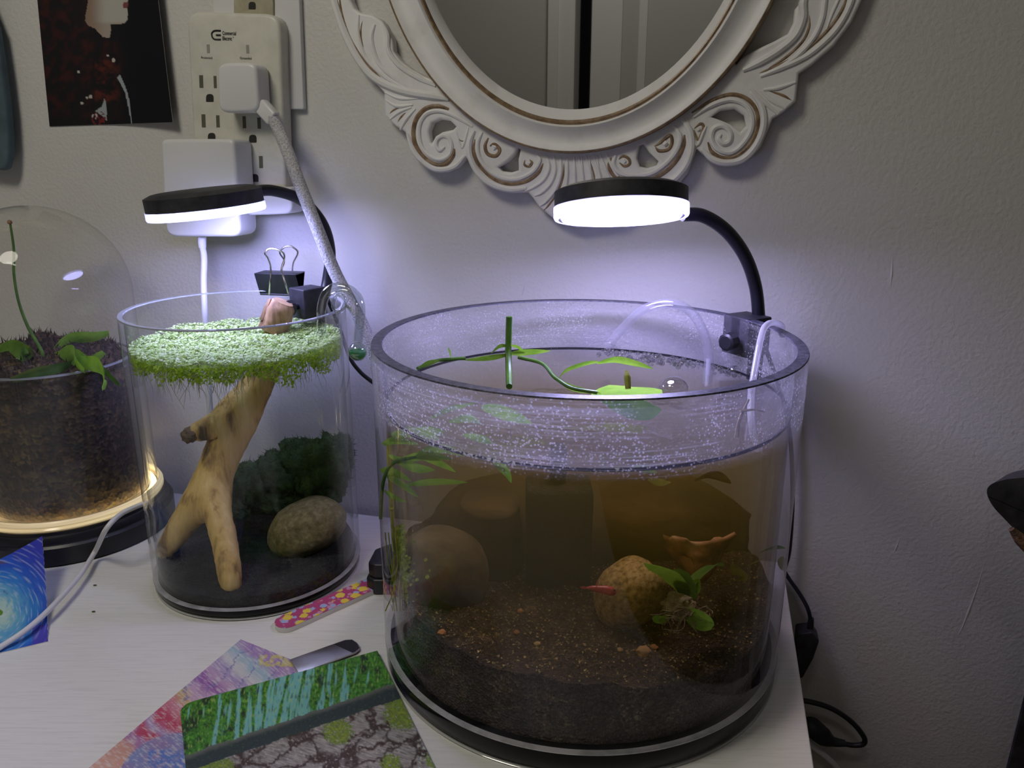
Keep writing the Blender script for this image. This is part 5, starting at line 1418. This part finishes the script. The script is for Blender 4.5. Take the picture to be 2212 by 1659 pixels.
def green_col(x, y):
    p = Vector((x / 30, y / 30, 2))
    n1, n2 = fbm(p * 1.4), fbm(p * 5 + Vector((3, 1, 0)))
    # band that runs from (405,1650) to (870,1490)
    yb = 1650 + (x - 405) * (-160 / 465) - 6
    dline = y - yb + 6 * n1
    if dline < -14:
        sl = x + (y - 1480) * 0.12
        streak = noise.noise(Vector((sl / 11, y / 130, 0))) + 0.45 * noise.noise(Vector((sl / 4.5, y / 40, 5)))
        sky = sst(0.05, 0.28, streak + 0.42 * math.exp(-((x - 600) / 110) ** 2) - 0.06 - 0.3 * sst(700, 760, x) - 0.5 * sst(470, 430, x))
        g_ = mixc(srgb(25, 92, 30), srgb(95, 170, 45), 0.5 + 1.6 * n2)
        g_ = mixc(g_, srgb(30, 55, 30), sst(0.1, 0.35, n1 + 0.4 * n2 + (0.15 if x < 450 else 0)))
        c = mixc(g_, srgb(125, 195, 200), sky * 0.9)
        hl = noise.noise(Vector((sl / 3.2, y / 11, 3)))
        c = mixc(c, srgb(176, 205, 110), 0.55 * sst(0.2, 0.5, hl))
        c = mixc(c, srgb(40, 62, 34), 0.6 * sst(0.2, 0.5, noise.noise(Vector((sl / 4, y / 14, 12)))))
        return c
    if dline < 22:
        c = mixc(srgb(105, 108, 105), srgb(42, 58, 58), sst(-14, 0, dline))
        return mixc(c, srgb(70, 95, 60), sst(0.1, 0.3, n2) * 0.6)
    # stones
    w = Vector((x / 74 + 0.5 * n1, (y + x * 0.3) / 42 + 0.4 * n1, 0))
    dd, pts = noise.voronoi(w)
    edge = dd[1] - dd[0]
    g_ = mixc(srgb(172, 168, 166), srgb(112, 106, 104), 0.45 + 0.9 * noise.noise(Vector(((x + y) / 26, (y * 1.3 - x * .4) / 4.5, 9))))
    c = mixc(srgb(66, 50, 40), g_, sst(0.02, 0.20, edge + 0.12 * n2))
    for cx, cy_, r in ((730, 1580, 30), (870, 1540, 38), (880, 1510, 26), (430, 1665, 34), (480, 1660, 26), (845, 1650, 22), (940, 1640, 22)):
        if math.hypot(x - cx, (y - cy_) * 1.1) < r * (0.75 + 0.9 * n2 + 0.3): c = mixc(srgb(140, 160, 50), srgb(80, 110, 40), 0.5 + 2 * n2)
    c = mixc(c, srgb(210, 204, 198), 0.5 * sst(0.16, 0.34, n2))
    if x > 900: c = mixc(c, srgb(190, 200, 190), sst(0.0, 0.3, n2) * 0.8)
    return c
GA, GB = tab(388, 1522, .0022), tab(815, 1405, .0045)
gd = (GB - GA).normalized(); gs = Vector((gd.y, -gd.x, 0))
if gs.y > 0: gs = -gs
GL = (GB - GA).length
def green_pt(u, v):
    vv = v * 0.17
    uu = u * GL
    # rounded left corner
    r = 0.009
    lo = 0.0
    if vv < r: lo = r - math.sqrt(max(0, r * r - (r - vv) ** 2))
    uu = lo + (GL - lo) * u
    p = GA + gd * uu + gs * vv
    p.z = 0.0022 + 0.0022 * u * (1 - v)
    return p
sheet('green_painting', green_pt, 300, 220, M_PAINT, green_col, 'green forest and stone wall painting on top of the pastel drawing', 'painting', 0.0012, origin=GA)
BRp, BLq = tab(103, 1386, 0.0006), tab(-150, 1446, 0.0006)
TRq, TLq = at(91, 1158, .622), at(-140, 1260, .60)
def blue_pt(u, v):
    b = BLq.lerp(BRp, u); t2 = TLq.lerp(TRq, u ** 1.0)
    p = b.lerp(t2, v)
    p.z = b.z + (t2.z - b.z) * v ** 1.6 - 0.004 * math.sin(PI * u) * v * (1 if v > .2 else 0)
    p.z = max(p.z, 0.0008)
    w = 0.0006 * noise.noise(Vector((v * 30, 0, 3))) if u > 0.985 else 0
    return p + Vector((w, 0, 0))
def blue_col(x, y):
    cx, cy_ = -5, 1325
    r = math.hypot(x - cx, (y - cy_) * 0.95)
    a = math.atan2(y - cy_, x - cx)
    n1 = fbm(Vector((r / 14 + a * 1.2, a * 2.2, 0)))
    n2 = fbm(Vector((x / 7, y / 7, 1)))
    rr = r + 26 * n1
    st_ = [(0, srgb(195, 215, 205)), (22, srgb(170, 205, 195)), (45, srgb(100, 170, 205)), (75, srgb(45, 125, 205)), (105, srgb(35, 85, 195)), (140, srgb(45, 62, 180)), (200, srgb(60, 50, 165))]
    c = st_[-1][1]
    for (p0, c0_), (p1, c1_) in zip(st_, st_[1:]):
        if rr < p1:
            c = mixc(c0_, c1_, sst(p0, p1, rr)); break
    c = mixc(c, srgb(90, 75, 120), sst(0.2, 0.4, n1) * (1 if y < 1300 and x < 40 else 0))
    sw = noise.noise(Vector((r / 3.4, a * 3.0, 4)))
    c = mixc(c, srgb(205, 220, 235), 0.40 * sst(0.1, 0.55, sw))
    if x > 70 and y > 1350: c = mixc(c, srgb(95, 45, 165), 0.5)
    if (x - 0) ** 2 + (y - 1323) ** 2 < 40: c = srgb(95, 140, 40)
    return c
sheet('blue_painting', blue_pt, 200, 170, M_PAINT, blue_col, 'blue swirl painting with a curled torn edge by the dome', 'painting', 0.0008, origin=BRp)
msf = thing('metal_strip', tab(710, 1420, 0), 'shiny metal strip with a rounded end by the green painting', 'metal strip')
S0, S1 = tab(636, 1446, 0), tab(757, 1402, 0)
sd_ = (S1 - S0).normalized(); ss = Vector((-sd_.y, sd_.x, 0)); wv = 0.0098
part('blade', MB().prism([p + UP * 0.0026 for p in [S0 - ss * wv, S1 - ss * wv, S1 + sd_ * .0045 - ss * wv * .75, S1 + sd_ * .006 - ss * wv * .2, S1 + sd_ * .006 + ss * wv * .2, S1 + sd_ * .0045 + ss * wv * .75, S1 + ss * wv, S0 + ss * wv]], UP * -0.0010), mat('smoky_steel', (0.62, 0.57, 0.57), 0.3, 1.0, var=(18, [(0.4, (0.5, 0.46, 0.46)), (0.6, (0.68, 0.62, 0.62))])), msf, bevel=0.0003)
part('dark_tip', MB().prism([p + UP * 0.00275 for p in [S1 - sd_ * .002 - ss * wv * .9, S1 - ss * wv * .9, S1 + sd_ * .0045 - ss * wv * .65, S1 + sd_ * .0055, S1 + sd_ * .0045 + ss * wv * .65, S1 + ss * wv * .9, S1 - sd_ * .009 + ss * wv * .9]], UP * -0.0002), M_INK, msf, smooth=False)  # dark piece over the rounded end of the strip
# crumbs on the desk
for x, y, lab in ((202, 1321, 'tiny green leaf crumb on the desk before the small tank'), (205, 1264, 'tiny dark speck on the desk near the white cord')):
    tag(part('crumb', MB().ico(tab(x, y, .0006), .0011, 2, (1.4, .8, .5)), M_MOSSD, None, loc=tab(x, y, 0)), lab, 'crumb')

# ------------------------------------------------------------------ cables behind the desk, chair
uc = thing('usb_cable', wal(1745, 1470, 0.03), 'black cable with a boxy plug hanging behind the desk', 'cable')
part('wire', MB().tube([wal(1690, 1225, .016), wal(1703, 1248, .02), wal(1727, 1282, .025), wal(1745, 1315, .03), wal(1752, 1345, .03)], 0.0018, 8, 8), M_BLACK, uc)
part('strain_relief', MB().tube([wal(1752, 1335, .03), wal(1749, 1375, .03)], [0.0024, 0.0036], 10, 3), M_BLACK, uc)
part('plug_box', MB().prism([wal(x, y, .038) for x, y in ((1722, 1370), (1755, 1366), (1770, 1386), (1757, 1424), (1734, 1466), (1714, 1466))], N * 0.018), M_BLACKM, uc, bevel=0.0015)
pc = thing('looped_cable', wal(1780, 1600, 0.03), 'black looped cable with a round plug behind the desk', 'cable')
part('loop', MB().tube([wal(1700, 1512, .03), wal(1745, 1515, .03), wal(1795, 1530, .03), wal(1838, 1558, .03), wal(1865, 1590, .03), wal(1866, 1606, .03), wal(1846, 1610, .03), wal(1818, 1606, .03)], 0.0024, 10, 8), M_BLACK, pc)
part('plug_head', MB().tube([wal(1738, 1565, .03), wal(1752, 1570, .03), wal(1780, 1592, .03), wal(1800, 1602, .03), wal(1826, 1606, .03)], [0.006, 0.0095, 0.0085, 0.0045, 0.003], 14, 6), M_BLACKM, pc)
wc = part('white_cable', MB().tube([wal(1700, 1560, .02), wal(1745, 1605, .02), wal(1785, 1635, .02), wal(1812, 1665, .02), wal(1835, 1720, .02)], 0.0028, 10, 8), M_CORDW, None, loc=wal(1785, 1635, .02))
tag(wc, 'white cable sagging behind the desk below the black plug', 'cable')
chair = thing('armchair', (0.42, 0.50, FLOOR_Z), 'worn black chair whose armrest enters at the right edge', 'chair')
AY = 0.52
def ap(x, y): return at(x, y, AY)
arm = part('armrest', MB().prism([ap(x, y) for x, y in rpoly([(2126, 1052), (2165, 1036), (2330, 1020), (2420, 1180), (2260, 1215), (2140, 1090)], [22, 20, 20, 20, 20, 20], 6)], Vector((0.06, 0.075, -0.024))), M_CHAIR, chair, bevel=0.006)
part('frayed_edge', MB().tube([ap(2184, 1142) - Vector((0, .0004, 0)), ap(2205, 1165) - Vector((0, .0004, 0)), ap(2240, 1200) - Vector((0, .0004, 0))], [0.002, 0.0045, 0.005], 8, 5), M_CHAIRB, chair)
pb = [ap(2212, 1500), ap(2172, 1662), ap(2130, 1830), ap(2300, 1830), ap(2330, 1500), ap(2290, 1200), ap(2240, 1200)]
part('arm_support', MB().prism(pb, Vector((0.04, 0.05, 0))), M_BLACKM, chair, bevel=0.004)
lowz = ap(2150, 1760).z
part('leg', MB().box(Vector((ap(2215, 1760).x + 0.01, AY + 0.025, (lowz + FLOOR_Z) / 2)), 0.04, 0.04, lowz - FLOOR_Z), M_BLACKM, chair, bevel=0.003)
